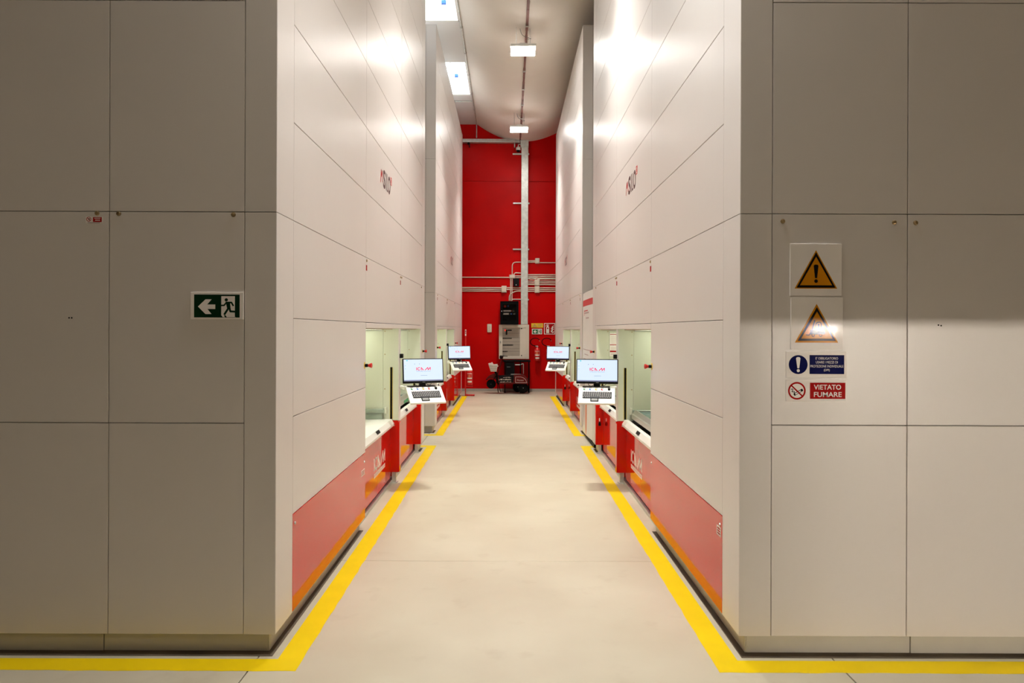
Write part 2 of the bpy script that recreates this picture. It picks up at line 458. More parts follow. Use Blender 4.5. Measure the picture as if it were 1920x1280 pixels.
def tower(s, Y0, segs, label, trays, logo_y, screws_front=()):
    XA = XL if s < 0 else XR
    L = segs[-1][2] - Y0; Y1 = segs[-1][2]
    T = Thing('storage_tower', label, 'storage tower', (s*(XA + TW/2), (Y0+Y1)/2, 0), 'tall automatic storage towers')
    X = lambda u: s*(XA + u)
    def ub(bm, u0, u1, y0, y1, z0, z1, bev=0.0): box(bm, X(u0), X(u1), y0, y1, z0, z1, bev)
    def place(me, loc, name='panel'):
        o = bpy.data.objects.new(name, me); COL.objects.link(o); o.parent = T.o; o.location = Vector(loc) - T.off; return o
    bays = [g for g in segs if g[0] == 'bay']; by0, by1 = bays[0][1], bays[-1][2]
    zop = 1.612
    def carcass(bm):
        ub(bm, .022, TW - .01, Y0 + .022, Y1 - .022, 1.656, ZTOP - .005)
        ub(bm, .022, TW - .01, Y0 + .022, by0 - .005, Z0 + .01, 1.656)
        ub(bm, .022, TW - .01, by1 + .005, Y1 - .022, Z0 + .01, 1.656)
        ub(bm, .95, TW - .01, by0 - .005, by1 + .005, Z0 + .01, 1.656)
        ub(bm, .115, .95, by0 - .005, by1 + .005, .07, .60)
    T.part('carcass', carcass, 'carcass_dark')
    def plinth(y0, y1, x0, x1):
        return lambda bm: ub(bm, x0, x1, y0, y1, 0, Z0 + .008, .003)
    T.part('plinth', lambda bm: (ub(bm, .045, .865, Y0 + .047, Y0 + .067, 0, Z0 + .008, .002), ub(bm, .045, .065, Y0 + .0675, by0 - .002, 0, Z0+.008, .002)), 'plinth_paint')
    T.part('plinth', lambda bm: ub(bm, .868, TW, Y0 + .044, Y0 + .064, 0, Z0 + .008, .002), 'plinth_paint')
    T.part('plinth', lambda bm: (ub(bm, .045, .065, by1 + .002, Y1 - .03, 0, Z0 + .008, .002), ub(bm, .045, TW, Y1 - .05, Y1 - .03, 0, Z0+.008, .002)), 'plinth_paint')
    T.part('shade_strip', lambda bm: (ub(bm, .012, TW, Y0 - .008, Y0 + .0465, 0, .003), ub(bm, .012, .0445, Y0 + .0465, by0 - .012, 0, .003)), 'shade_dark')  # thin dark strip standing in for the overhang's shade on the floor
    T.part('shade_strip', lambda bm: ub(bm, .012, .0445, by1 + .012, Y1 - .02, 0, .003), 'shade_dark')
    T.part('corner_bracket', lambda bm: (ub(bm, .052, .072, Y0 + .0435, Y0 + .047, .004, Z0 + .004), cyl(bm, (X(.062), Y0 + .042, .03), (X(.062), Y0 + .044, .03), .005, n=8), cyl(bm, (X(.062), Y0 + .042, .085), (X(.062), Y0 + .044, .085), .005, n=8)), 'plinth_paint')
    T.part('base_cover', lambda bm: ub(bm, .115, .135, by0, by1, 0, .07), 'black_metal')
    T.part('floor_rail', lambda bm: ub(bm, .070, .112, by0 + .004, by1 - .004, 0, .036, .003), 'steel')
    # corner posts, each of three lengths
    zs = [Z0, Z0 + 4*ZP, Z0 + 8*ZP, ZTOP]
    for (a, b), near in (((Y0, segs[0][2]), True), ((segs[-1][1], Y1), False)):
        for z0, z1 in zip(zs, zs[1:]):
            def post(bm):
                r = .003
                if near: pr = [(0, b-.002), (0, a+r), (r*.3, a+r*.3), (r, a), (.157-.002, a), (.157-.002, a+.02), (.02, a+.02), (.02, b-.002)]
                else: pr = [(0, a+.002), (0, b-r), (r*.3, b-r*.3), (r, b), (.157-.002, b), (.157-.002, b-.02), (.02, b-.02), (.02, a+.002)]
                prism(bm, pr, lambda u, y: (X(u), y, z0 + .0018), lambda u, y: (X(u), y, z1 - .0018))
            T.part('corner_post', post, 'panel_paint')
    # front face panels (three columns) and far end face
    u = .157
    for c in range(3):
        wd = .664
        for k in range(6):
            place(panel_src('front', wd, 2*ZP), (X(u + wd/2), Y0 + .010, Z0 + (2*k+1)*ZP))
        u += wd
    T.part('front_post', lambda bm: ub(bm, u + .002, TW, Y0, Y0 + .02, Z0, ZTOP, .002), 'panel_paint')
    T.part('end_panel', lambda bm: ub(bm, .157, TW - .01, Y1 - .02, Y1, Z0, ZTOP, .002), 'panel_paint')
    T.part('side_panel', lambda bm: ub(bm, TW - .01, TW, Y0 + .02, Y1 - .02, Z0, ZTOP), 'panel_paint')
    T.part('top_cover', lambda bm: ub(bm, .0, TW, Y0, Y1, ZTOP - .005, ZTOP + .006), 'panel_paint')
    # aisle face
    for kind, a, b in segs:
        if kind == 'corner': continue
        yc, Ls = (a+b)/2, b - a
        ks = range(1, 12) if kind == 'panel' else range(3, 12)
        for k in ks:
            place(panel_src('side', Ls, ZP), (X(.010), yc, Z0 + (k + .5)*ZP))
        if kind == 'panel':
            rp = place(panel_src('side', Ls, ZP, 'red_gloss'), (X(.010), yc, Z0 + .5*ZP), 'red_panel')
            rp['label'] = 'glossy red lower panel'
    for bi, (kind, a, b) in enumerate(bays):
        e = b - .088                                       # near face of the bay's far post
        def niche(bm):
            ub(bm, .012, .168, e + .002, b - .004, .655, zop); ub(bm, .1705, .95, e + .004, b - .004, .655, zop)
            ub(bm, .022, .95, a - .003, a + .012, .60, zop)
            ub(bm, .93, .95, a, b, .60, zop)
            ub(bm, .022, .95, a, b, zop, zop + .03)
        N = T.part('access_bay', niche, 'niche_paint', label='pale green inside of the open access bay')
        T.part('lintel', lambda bm: ub(bm, -.002, .022, a + .002, b - .002, zop - .004, Z0 + 3*ZP - .003, .003), 'panel_paint', N)
        T.part('post', lambda bm: ub(bm, 0, .013, e, b - .002, .652, zop - .004, .002), 'panel_paint', N)
        T.part('fin', lambda bm: prism(bm, [(.096,.115),(-.004,.115),(-.004,.625),(.02,.652),(.096,.652)], lambda u, z: (X(u), e, z), lambda u, z: (X(u), b - .002, z)), 'red_gloss', N, label='dark red cover under the bay post')
        T.part('foot', lambda bm: (ub(bm, .035, .075, e + .02, e + .06, .006, .115), ub(bm, .02, .11, e, e + .075, 0, .008)), 'galvanised', N)
        T.part('red_cover', lambda bm: ub(bm, .090, .112, a + .002, e, .05, .604, .002), 'red_gloss', N, label='glossy red front cover under the sill')
        deep = .92 if not trays[bi] else .118
        T.part('sill', lambda bm: prism(bm, [(.052,.600),(.050,.622),(.078,.667),(deep,.667),(deep,.605)], lambda u, z: (X(u), a + .002, z), lambda u, z: (X(u), e - .002, z)), 'sill_white', N)
        yt = a + .82
        T.part('sill_tag', lambda bm: prism(bm, [(.0592,.6405),(.0560,.6355),(.0715,.6605),(.0745,.6625)], lambda u, z: (X(u - .0012), yt, z + .0012), lambda u, z: (X(u - .0012), yt + .15, z + .0012)), 'black_plastic', N)
        T.part('light_curtain', lambda bm: ub(bm, .0720, .0925, e - .007, e + .002, .668, 1.207), 'black_plastic', N)
        T.part('light_curtain_edge', lambda bm: (ub(bm, .0685, .0718, e - .004, e + .002, .668, 1.203), ub(bm, .0927, .0960, e - .004, e + .002, .668, 1.203)), 'yellow_plastic', N)
        T.part('fin_screw', lambda bm: cyl(bm, (X(.052), e - .004, .60), (X(.052), e + .001, .60), .007, n=10), 'steel', N)
        if s > 0 and bi == 1:
            T.part('fin_latch', lambda bm: (box(bm, X(.030), X(.062), e - .03, e, .365, .40, .004), cyl(bm, (X(.046), e - .035, .40), (X(.046), e, .40), .014, n=12)), 'black_plastic', N, label='black latch on the red fin')
            T.part('latch_tag', lambda bm: box(bm, X(.040), X(.052), e - .003, e, .42, .46), 'logo_white', N)
        for zz in (.98, 1.34, 1.58):
            T.part('screw', lambda bm: cyl(bm, (X(.150), e - .004, zz), (X(.150), e + .002, zz), .006, n=10), 'brass', N)
        T.part('guide_rail', lambda bm: (ub(bm, .15, .92, e - .05, e - .002, .735, .772, .002), ub(bm, .17, .92, e - .03, e - .002, .668, .735)), 'rail_green', N)
        T.part('guide_bracket', lambda bm: ub(bm, .128, .150, e - .035, e - .002, .722, .792, .002), 'niche_paint', N)
        T.part('bay_light', lambda bm: ub(bm, .42, .47, a + .15, e - .10, zop - .022, zop - .001, .003), 'bay_led', N)
        T.part('roller_tube', lambda bm: (cyl(bm, (X(.175), e - .03, zop - .014), (X(.90), e - .03, zop - .014), .011, n=12), cyl(bm, (X(.36), e - .03, zop - .014), (X(.385), e - .03, zop - .014), .018, n=12)), 'steel', N)
        T.part('latch', lambda bm: (cyl(bm, (X(.02), a + .05, zop - .012), (X(.06), a + .05, zop - .012), .011, n=10), ub(bm, .03, .05, a + .06, e - .25, zop - .012, zop - .002)), 'brass', N)
    # little keyed screws along the aisle seams
    for yy in (by0 + .02, bays[0][2] - .03, bays[0][2] + .04, by1 - .05):
        T.part('screw', lambda bm: lathe(bm, [(.011, .0), (.010, -.006*1), (.004, -.008)] if s > 0 else [(.011, 0), (.010, .006), (.004, .008)], (X(0), yy, Z0 + 4*ZP - .025), 'X', 12), 'brass')
    for yy in (by0 + .02, bays[0][2] - .03):
        T.part('tag_sticker', lambda bm: ub(bm, -.001, .0, yy - .022, yy + .022, Z0 + 4*ZP - .105, Z0 + 4*ZP - .06), 'sign_red')
    # emergency stops
    for yy in (by0 - .04, by1 + .08):
        def knob(bm, dr, pr): lathe(bm, [(r, -s*h) for r, h in pr], (X(0), yy, 1.314), 'X', 18)
        bt = T.part('emergency_stop', lambda bm: knob(bm, 0, [(.013, 0), (.013, .024), (.010, .026), (.009, .030)]), 'black_plastic', smooth=True)
        T.part('ring', lambda bm: knob(bm, 0, [(.028, 0), (.028, .002), (.024, .003)]), 'yellow_plastic', bt, smooth=True)
        T.part('push_cap', lambda bm: knob(bm, 0, [(.009, .026), (.013, .036), (.018, .048), (.020, .052), (.019, .057), (.010, .061)]), 'red_plastic', bt, smooth=True)
    # name print, high on the aisle face
    fa = (lambda a, z: (X(-.0008), logo_y + a, z)) if s < 0 else (lambda a, z: (X(-.0008), logo_y + .6 - a, z))
    def nm(bm):
        flat(bm, text2('S', .19, 2.963, w=.12, h=.17, bold=.03), fa); flat(bm, rect2(.275, 2.882, .297, 3.045), fa)
        flat(bm, rect2(.325, 2.882, .347, 3.045), fa); flat(bm, rect2(.325, 2.882, .385, 2.902), fa)
        flat(bm, text2('O', .455, 2.963, w=.13, h=.172, bold=.03), fa)
    T.part('tower_name', nm, 'logo_dark')
    T.part('name_mark', lambda bm: (flat(bm, stroke2([(0, 2.90), (.035, 3.02), (.05, 2.96), (.085, 3.02), (.105, 2.92)], .022), fa), flat(bm, rect2(.525, 2.985, .60, 3.06), fa)), 'logo_red')
    T.part('name_number', lambda bm: flat(bm, text2('2', .562, 3.022, h=.055, bold=.02), (lambda a, z: (X(-.0014), logo_y + a, z)) if s < 0 else (lambda a, z: (X(-.0014), logo_y + .6 - a, z))), 'logo_white')
    # maker's letters on the red cover of the first bay
    my = bays[0][1] + .825
    fb = (lambda a, z: (X(.0892), my + a, z)) if s < 0 else (lambda a, z: (X(.0892), my + .58 - a, z))
    fc = (lambda a, z: (X(.0886), my + a, z)) if s < 0 else (lambda a, z: (X(.0886), my + .58 - a, z))
    T.part('maker_letters', lambda bm: (flat(bm, logo2(0, .297, .117, .58), fb), flat(bm, rect2(0, .232, .58, .272), fb)), 'logo_white')
    T.part('maker_slogan', lambda bm: flat(bm, text2('INTELLIGENT SOLUTIONS', .29, .252, w=.55, h=.026, bold=.004), fc), 'logo_red')
    return T, X, e

def segsA(Y): return [('corner', Y, Y+.27), ('panel', Y+.27, Y+2.157), ('bay', Y+2.157, Y+3.97), ('bay', Y+3.97, Y+5.75), ('corner', Y+5.75, Y+6.05)]
def segsB(Y): return [('corner', Y, Y+.29), ('bay', Y+.29, Y+2.08), ('bay', Y+2.08, Y+3.90), ('panel', Y+3.90, Y+5.90), ('corner', Y+5.90, Y+6.20)]
A0, B0 = 3.45, 10.9
TL1, XLf, _ = tower(-1, A0, segsA(A0), 'tall pale grey storage tower with a green exit sign on its front', (False, True), 6.22)
TR1, XRf, _ = tower(1, A0, segsA(A0), 'tall pale grey storage tower with four warning signs on its front', (True, True), 6.22)
TL2, _, _ = tower(-1, B0, segsB(B0), 'pale grey storage tower against the red wall, beside the roof skylights', (False, True), B0 + 2.80)
TR2, _, _ = tower(1, B0, segsB(B0), 'pale grey storage tower against the red wall, behind the white closing board', (True, True), B0 + 2.80)

# front face fixings of the two near towers
for T, pts in ((TL1, ((181.5,402.5),(222,403),(437,404))), (TR1, ((1467,413),(1676,414.5),(1716,415)))):
    for px, py in pts:
        x, y, z = P(px, py, A0)
        T.part('screw', lambda bm: lathe(bm, [(.0115, 0), (.0115, -.003), (.009, -.007), (.0045, -.0075), (.004, -.005)], (x, A0, z), 'Y', 16), 'brass', smooth=True)
for T, pts in ((TL1, ((129.5,598.5),(134.5,598.5))), (TR1, ((1759.5,606.5),(1764.5,607.5)))):
    for px, py in pts:
        x, y, z = P(px, py, A0)
        T.part('hole', lambda bm: cyl(bm, (x, A0 - .0006, z), (x, A0 + .002, z), .004, n=10), 'sign_black')
# screws and maker plates on the near red panels
for T, Xf, s in ((TL1, XLf, -1), (TR1, XRf, 1)):
    for yy, zz in ((A0 + .31, .565), (A0 + 2.11, .555)):
        T.part('screw', lambda bm: lathe(bm, [(.009, 0), (.008, -s*.004), (.003, -s*.006)], (Xf(0), yy, zz), 'X', 12), 'steel')
    y0, y1 = (5.46, 5.57) if s < 0 else (3.745, 3.815)
    z0, z1 = (.455, .50) if s < 0 else (.50, .55)
    T.part('type_plate', lambda bm: box(bm, Xf(-.0012), Xf(0), y0, y1, z0, z1), 'logo_white')
    T.part('type_plate_print', lambda bm: [box(bm, Xf(-.0016), Xf(-.0012), y0 + .01, y1 - .01, z0 + (z1-z0)*t, z0 + (z1-z0)*(t+.16)) for t in (.15, .42, .69)], 'sign_red')
    T.part('card_reader', lambda bm: box(bm, Xf(-.035), Xf(0), 7.345, 7.395, 1.30, 1.345, .004), 'black_plastic')
for T, Xf in ((TL2, XLf), (TR2, XRf)):
    T.part('card_reader', lambda bm: box(bm, Xf(-.035), Xf(0), 12.90, 12.95, 1.30, 1.345, .004), 'black_plastic')

# trays standing in the access bays
def tray(s, a, b, label, sticker=False):
    XA = XL if s < 0 else XR
    X = lambda u: s*(XA + u)
    y0, y1 = a + .06, b - .16
    T = Thing('storage_tray', label, 'tray', (X(.5), (y0+y1)/2, .67), 'steel trays in the access bays')
    def ub(bm, u0, u1, ya, yb, z0, z1, bev=0.0): box(bm, X(u0), X(u1), ya, yb, z0, z1, bev)
    T.part('front_rail', lambda bm: prism(bm, [(.138,.69),(.138,.735),(.150,.742),(.172,.778),(.186,.778),(.186,.69)], lambda u, z: (X(u), y0, z), lambda u, z: (X(u), y1, z)), 'steel')
    T.part('back_rail', lambda bm: ub(bm, .86, .88, y0, y1, .69, .78), 'steel')
    for ya, yb in ((y0, y0 + .02), (y1 - .02, y1)):
        T.part('end_rail', lambda bm: ub(bm, .187, .859, ya, yb, .69, .774, .002), 'steel')
    def ribs(bm):
        ub(bm, .19, .858, y0 + .022, y1 - .022, .70, .742)
        n = 24
        for i in range(n):
            yy = y0 + .03 + (y1-y0-.06)*i/n
            ub(bm, .19, .858, yy, yy + .028, .742, .768, .003)
    o = T.part('ribbed_floor', ribs, 'slat_teal')
    if sticker:
        T.part('sticker', lambda bm: ub(bm, .1365, .1378, y1 - .45, y1 - .1, .693, .73), 'green_print', label='green sticker')
    return T
BA = [(A0+2.157, A0+3.97), (A0+3.97, A0+5.75)]; BB = [(B0+.29, B0+2.08), (B0+2.08, B0+3.90)]
tray(-1, *BA[1], 'steel storage tray in second bay of the tower with the exit sign', True)
tray(1, *BA[0], 'steel storage tray in nearest open bay of the tower with the warning signs')
tray(1, *BA[1], 'steel storage tray in second bay of the tower with the warning signs')
tray(-1, *BB[1], 'steel storage tray in last left bay before the red wall')
tray(1, *BB[0], 'steel storage tray in the bay just beyond the white closing board')
tray(1, *BB[1], 'steel storage tray in last right bay before the red wall')

# instruction sheet on the cheek of the right tower's second bay
e2 = BA[1][1] - .088
t = Thing('instruction_sheet', 'white instruction sheet with a red band inside the second right bay', 'notice', (XR + .22, e2, 1.40))
t.part('sheet', lambda bm: box(bm, XR + .175, XR + .27, e2 - .001, e2 + .0035, 1.262, 1.56), 'sign_white')
def sheet_print(bm, rows, x0, x1):
    for z, h in rows: box(bm, x0, x1, e2 - .002, e2 - .001, z, z + h)
for zz, hh in ((1.315, .02), (1.405, .010), (1.54, .008)):
    t.part('red_band', lambda bm: sheet_print(bm, [(zz, hh)], XR + .178, XR + .268), 'sign_red')
t.part('text_lines', lambda bm: sheet_print(bm, [(1.28, .006), (1.295, .006), (1.345, .005), (1.36, .005), (1.375, .005), (1.43, .005), (1.45, .005), (1.47, .005), (1.49, .005), (1.51, .005)], XR + .188, XR + .255), 'print_grey')

# ------------------------------------------------------------------ operator consoles
def console(x, y, yaw, label, side):
    """local frame: screen faces -Y, origin on the floor under the screen centre"""
    T = Thing('operator_console', label, 'console', (x, y, 0), 'operator consoles on the towers', rz=1e-9)
    T.o.rotation_euler = (0, 0, yaw)
    mw, mh, zc, tl = .425, .252, 1.178, R(7)
    def mon(u, v, w):     # u across, v up from centre, w out of the screen
        return (u, -w*math.cos(tl) + v*math.sin(tl), zc + v*math.cos(tl) + w*math.sin(tl))
    def slab(bm, u0, u1, v0, v1, w0, w1, bev=0.0):
        n0 = len(bm.verts); bm2 = bmesh.new(); box(bm2, u0, u1, v0, v1, w0, w1, bev)
        vm = {v: bm.verts.new(mon(*v.co)) for v in bm2.verts}
        for f in bm2.faces: bm.faces.new([vm[v] for v in f.verts])
        bm2.free()
    bz = .009
    mo = T.part('monitor', lambda bm: (slab(bm, -mw/2, mw/2, -mh/2, mh/2, -.03, 0, .004), slab(bm, -.12, .12, -.08, .08, -.05, -.03, .006)), 'black_plastic')
    T.part('screen', lambda bm: slab(bm, -mw/2 + bz, mw/2 - bz, -mh/2 + .022, mh/2 - bz, -.001, .0006), 'screen_glow', mo, label='lit pale blue screen')
    T.part('task_bar', lambda bm: slab(bm, -mw/2 + bz, mw/2 - bz, -mh/2 + .022, -mh/2 + .034, .0006, .0012), 'screen_bar', mo)
    f2 = lambda a, b: mon(a, b, .0014)
    T.part('screen_letters', lambda bm: flat(bm, logo2(-.075, .006, .029, .152), f2), 'screen_logo', mo, label='pink maker lettering on the screen')
    T.part('screen_text', lambda bm: (flat(bm, text2('INTELLIGENT SOLUTIONS', .001, -.006, w=.148, h=.0075), f2), flat(bm, rect2(-.030, -.0495, .040, -.0465), f2), flat(bm, circ2(-.09, .07, .004, 10), f2), flat(bm, circ2(-.04, .07, .004, 10), f2)), 'screen_text', mo)
    T.part('screen_icons', lambda bm: (flat(bm, rect2(-.175, .10, -.163, .112), f2), flat(bm, rect2(-.19, .05, -.184, .056), f2), flat(bm, rect2(-.19, .02, -.184, .026), f2)), 'screen_cyan', mo)
    T.part('bezel_mark', lambda bm: slab(bm, -.012, .016, -mh/2 + .008, -mh/2 + .013, .0, .0012), 'grey_plastic', mo)
    T.part('neck', lambda bm: (box(bm, -.035, .03, .012, .05, 1.02, 1.075, .003), box(bm, -.02, .02, .03, .06, 1.02, 1.20)), 'black_plastic', mo)
    T.part('monitor_foot', lambda bm: box(bm, -.15, .13, -.01, .09, 1.013, 1.022, .003), 'black_plastic', mo)
    T.part('cable', lambda bm: (tube(bm, [(-.09, .02, 1.05), (-.085, .0, 1.035), (-.06, -.01, 1.026), (-.035, .0, 1.038), (-.03, .02, 1.055)], .003, 6), tube(bm, [(.03, .02, 1.055), (.045, -.002, 1.035), (.07, -.008, 1.03), (.09, .02, 1.046)], .003, 6)), 'black_plastic', mo)
    # sloping desk
    hw, a0, a1 = .183, Vector((0, -.005, 1.016)), Vector((0, -.205, .872))
    dv = (a1 - a0); ln = dv.length; dv.normalize(); nv = Vector((0, dv.z, -dv.y)); nv = nv if nv.z > 0 else -nv
    def dk(u, v, w): p = a0 + dv*v + nv*w; return (u, p.y, p.z)
    def dslab(bm, u0, u1, v0, v1, w0, w1, bev=0.0):
        bm2 = bmesh.new(); box(bm2, u0, u1, v0, v1, w0, w1, bev)
        vm = {v: bm.verts.new(dk(*v.co)) for v in bm2.verts}
        for f in bm2.faces: bm.faces.new([vm[v] for v in f.verts])
        bm2.free()
    de = T.part('desk_plate', lambda bm: dslab(bm, -hw, hw, 0, ln, -.022, 0, .003), 'white_paint')
    T.part('back_shelf', lambda bm: box(bm, -hw - .01, hw, -.004, .11, .985, 1.013, .003), 'white_paint', de)
    kb = T.part('keyboard', lambda bm: (dslab(bm, -.141, .149, .074, .175, 0, .004, .001), dslab(bm, -.062, .020, .173, .222, 0, .004, .001)), 'black_plastic')
    KR, KP, KN = .0188, .0186, 15
    def key_at():
        for r in range(5):
            for c in range(KN):
                if r == 4 and 4 <= c <= 8:
                    if c == 4: yield -.137 + KP*c, .078 + KR*r, KP*4.8
                    continue
                yield -.137 + KP*c + (.0022*r if r < 4 else 0), .078 + KR*r, KP*.80
    T.part('key', lambda bm: [dslab(bm, u, u + w, v, v + KR*.82, .004, .0075) for u, v, w in key_at()], 'key_plastic', kb)['kind'] = 'stuff'
    T.part('key_print', lambda bm: [dslab(bm, u + .003, u + .008, v + .004, v + .010, .0075, .0078) for u, v, w in key_at() if w < .03], 'sign_white', kb)['kind'] = 'stuff'
    T.part('touchpad', lambda bm: dslab(bm, -.052, .010, .180, .211, .004, .0055), 'grey_plastic', kb)
    for i, (m_, dx) in enumerate((('green_print', -.128), ('blue_print', -.068), ('yellow_plastic', -.008), ('red_plastic', .052))):
        bt = T.part('push_button', lambda bm: lathe_t(bm, dk, dx, .036, [(.0115, 0), (.0115, .004), (.008, .006)]), m_)
        T.part('button_symbol', lambda bm: dslab(bm, dx + .001, dx + .016, .030, .042, .006, .0064), 'logo_white', bt)
        T.part('button_caption', lambda bm: dslab(bm, dx - .013, dx + .014, .010, .017, 0, .0008), 'logo_dark', bt)
    sw = T.part('key_switch', lambda bm: lathe_t(bm, dk, .122, .036, [(.013, 0), (.013, .010), (.009, .018)]), 'black_plastic')
    T.part('switch_caption', lambda bm: dslab(bm, .108, .136, .010, .017, 0, .0008), 'logo_dark', sw)
    # arm back to the tower post (given in the console's frame)
    c, s_ = math.cos(-yaw), math.sin(-yaw)
    XA = -XL if side < 0 else XR
    wx, wy = XA - side*.008 - x, .17
    p = Vector((wx*c - wy*s_, wx*s_ + wy*c, .998))
    T.part('swing_arm', lambda bm: tube(bm, fillet([(side*.1, .07, .998), (side*.14, .12, .998), tuple(p)], .03), .017, 10), 'white_paint')
    return T
def lathe_t(bm, fn, u, v, prof, n=14):
    rings = [[bm.verts.new(fn(u + r*math.cos(2*math.pi*i/n), v + r*math.sin(2*math.pi*i/n), h)) for i in range(n)] for r, h in prof]
    for k in range(len(rings)-1):
        for i in range(n): bm.faces.new((rings[k][i], rings[k][(i+1)%n], rings[k+1][(i+1)%n], rings[k+1][i]))
    bm.faces.new(rings[-1])
console(-.872, 7.20, R(22), 'white operator console with lit screen on the exit-sign tower', -1)
console(.905, 7.20, R(-9), 'white operator console with lit screen on the warning-sign tower', 1)
console(-.900, 12.85, R(22), 'small distant console with lit screen on the left tower near red wall', -1)
console(.897, 12.85, R(-18), 'small distant console with lit screen on the right tower near extinguishers', 1)

# ------------------------------------------------------------------ signs on the near towers (drawn on their plates)
class Sign:
    def __init__(s, name, label, cat, x0, y0, x1, y1, Y, th=.006, m='sign_white', bev=.001, step=.0004, group=None):
        s.Y, s.th, s.step = Y, th, step
        a, b = P(x0, y1, Y), P(x1, y0, Y)
        s.T = Thing(name, label, cat, ((a[0]+b[0])/2, Y, a[2]), group)
        s.T.part('plate', lambda bm: box(bm, a[0], b[0], Y - th, Y - .0002, a[2], b[2], bev), m)
    def draw(s, name, polys, m, layer=1):
        y = s.Y - s.th - s.step*layer
        def build(bm):
            for i, q in enumerate(polys):
                k = y - min(i, 30)*s.step/40
                flat(bm, [q], lambda px, py: (P(px, py, s.Y)[0], k, P(px, py, s.Y)[2]))
        return s.T.part(name, build, m)
FY = A0
def tri(cx, top, bot, hw): return [[(cx, top), (cx + hw, bot), (cx - hw, bot)]]
g = Sign('hazard_sign', 'square white sign with amber triangle and black exclamation mark, topmost of four', 'sign', 1480.2, 455, 1577, 552.5, FY)
g.draw('amber_triangle', tri(1528.5, 467, 539, 40), 'sign_amber', 1)
g.draw('black_border', tri(1528.6, 471, 537.3, 36.5), 'sign_black', 2)
g.draw('amber_field', tri(1528.6, 479.5, 532.8, 30), 'sign_amber', 3)
g.draw('exclamation_mark', [[(1524, 496), (1526, 494.2), (1531, 494.2), (1533, 496), (1530.5, 519.5), (1526.5, 519.5)]] + circ2(1528.5, 525, 3.4), 'sign_black', 4)
g = Sign('forklift_sign', 'square white sign with amber triangle showing a forklift', 'sign', 1482, 555, 1579.5, 653, FY)
g.draw('amber_triangle', tri(1530, 567.5, 640, 40.5), 'sign_amber', 1)
g.draw('black_border', tri(1530.4, 573.5, 636.8, 36), 'sign_black', 2)
g.draw('amber_field', tri(1530.6, 582, 632.6, 29.5), 'sign_amber', 3)
fk = stroke2([(1526.3, 598), (1521, 620)], 2.4) + stroke2([(1510, 625.5), (1516, 626), (1519, 620.5)], 1.8)
fk += stroke2([(1527, 622), (1529, 604), (1532, 602), (1537, 602), (1538.5, 605), (1539.5, 616), (1544, 617.5), (1544.5, 624), (1518, 624), (1519, 620)], 1.8)
fk += [[(1518, 616.5), (1529, 616.5), (1531, 619), (1544, 619), (1544.5, 624.5), (1518, 624.5)]] + circ2(1533.5, 606.5, 1.7) + stroke2([(1533.5, 608), (1533, 614), (1529, 616)], 2.2)
fk += circ2(1523.5, 626, 3.2) + circ2(1537.5, 626, 3.2)
g.draw('forklift_figure', fk, 'sign_black', 4)
g.draw('forklift_wheels', circ2(1523.5, 626, 1.7) + circ2(1537.5, 626, 1.7), 'sign_amber', 5)
g = Sign('protection_sign', 'white sign with blue disc and blue panel of Italian text', 'sign', 1473.4, 656.7, 1587, 705.6, FY)
g.draw('blue_disc', circ2(1495.8, 681.3, 17.7, 40) + rect2(1517, 663.3, 1582, 698.8), 'sign_blue', 1)
g.draw('exclamation_mark', [[(1491.6, 669.5), (1493, 667.6), (1495.7, 667), (1498.6, 667.6), (1500, 669.5), (1497.8, 688), (1494.2, 688)]] + circ2(1496, 692.6, 2.9), 'sign_white', 2)
tx = text2('E\' OBBLIGATORIO', 1549.3, 669.4, w=42, h=4.6, flip=True) + text2('USARE I MEZZI DI', 1549.3, 676.7, w=41, h=4.6, flip=True)
tx += text2('PROTEZIONE INDIVIDUALE', 1549.3, 684.2, w=62, h=4.6, flip=True) + text2('(DPI)', 1549.3, 691.8, w=11, h=5.4, flip=True)
g.draw('lettering', tx, 'sign_white', 2)
g = Sign('no_smoking_sign', 'white sign with crossed-out cigarette and red VIETATO FUMARE panel', 'sign', 1473.5, 710, 1587.5, 750, FY)
g.draw('cigarette', stroke2([(1488, 738), (1504.5, 728)], 4.6) + stroke2([(1482.5, 728), (1485, 726.5), (1486.5, 729), (1484, 731.5), (1487, 733), (1489, 731.5), (1488.5, 737)], 1.3), 'sign_black', 1)
g.draw('cigarette_paper', stroke2([(1490.5, 736.5), (1501, 730.2)], 2.4), 'sign_white', 2)
g.draw('red_panel', ring2(1493.4, 730.3, 13.4, 16.5, 40) + stroke2([(1483.3, 720.6), (1503.6, 740.2)], 2.6) + rect2(1518, 715, 1584, 745.2), 'sign_red', 3)
g.draw('lettering', text2('VIETATO', 1550.6, 723.3, w=51, h=9.3, flip=True, bold=.012) + text2('FUMARE', 1551.2, 737, w=52, h=9.3, flip=True, bold=.012), 'sign_white', 4)

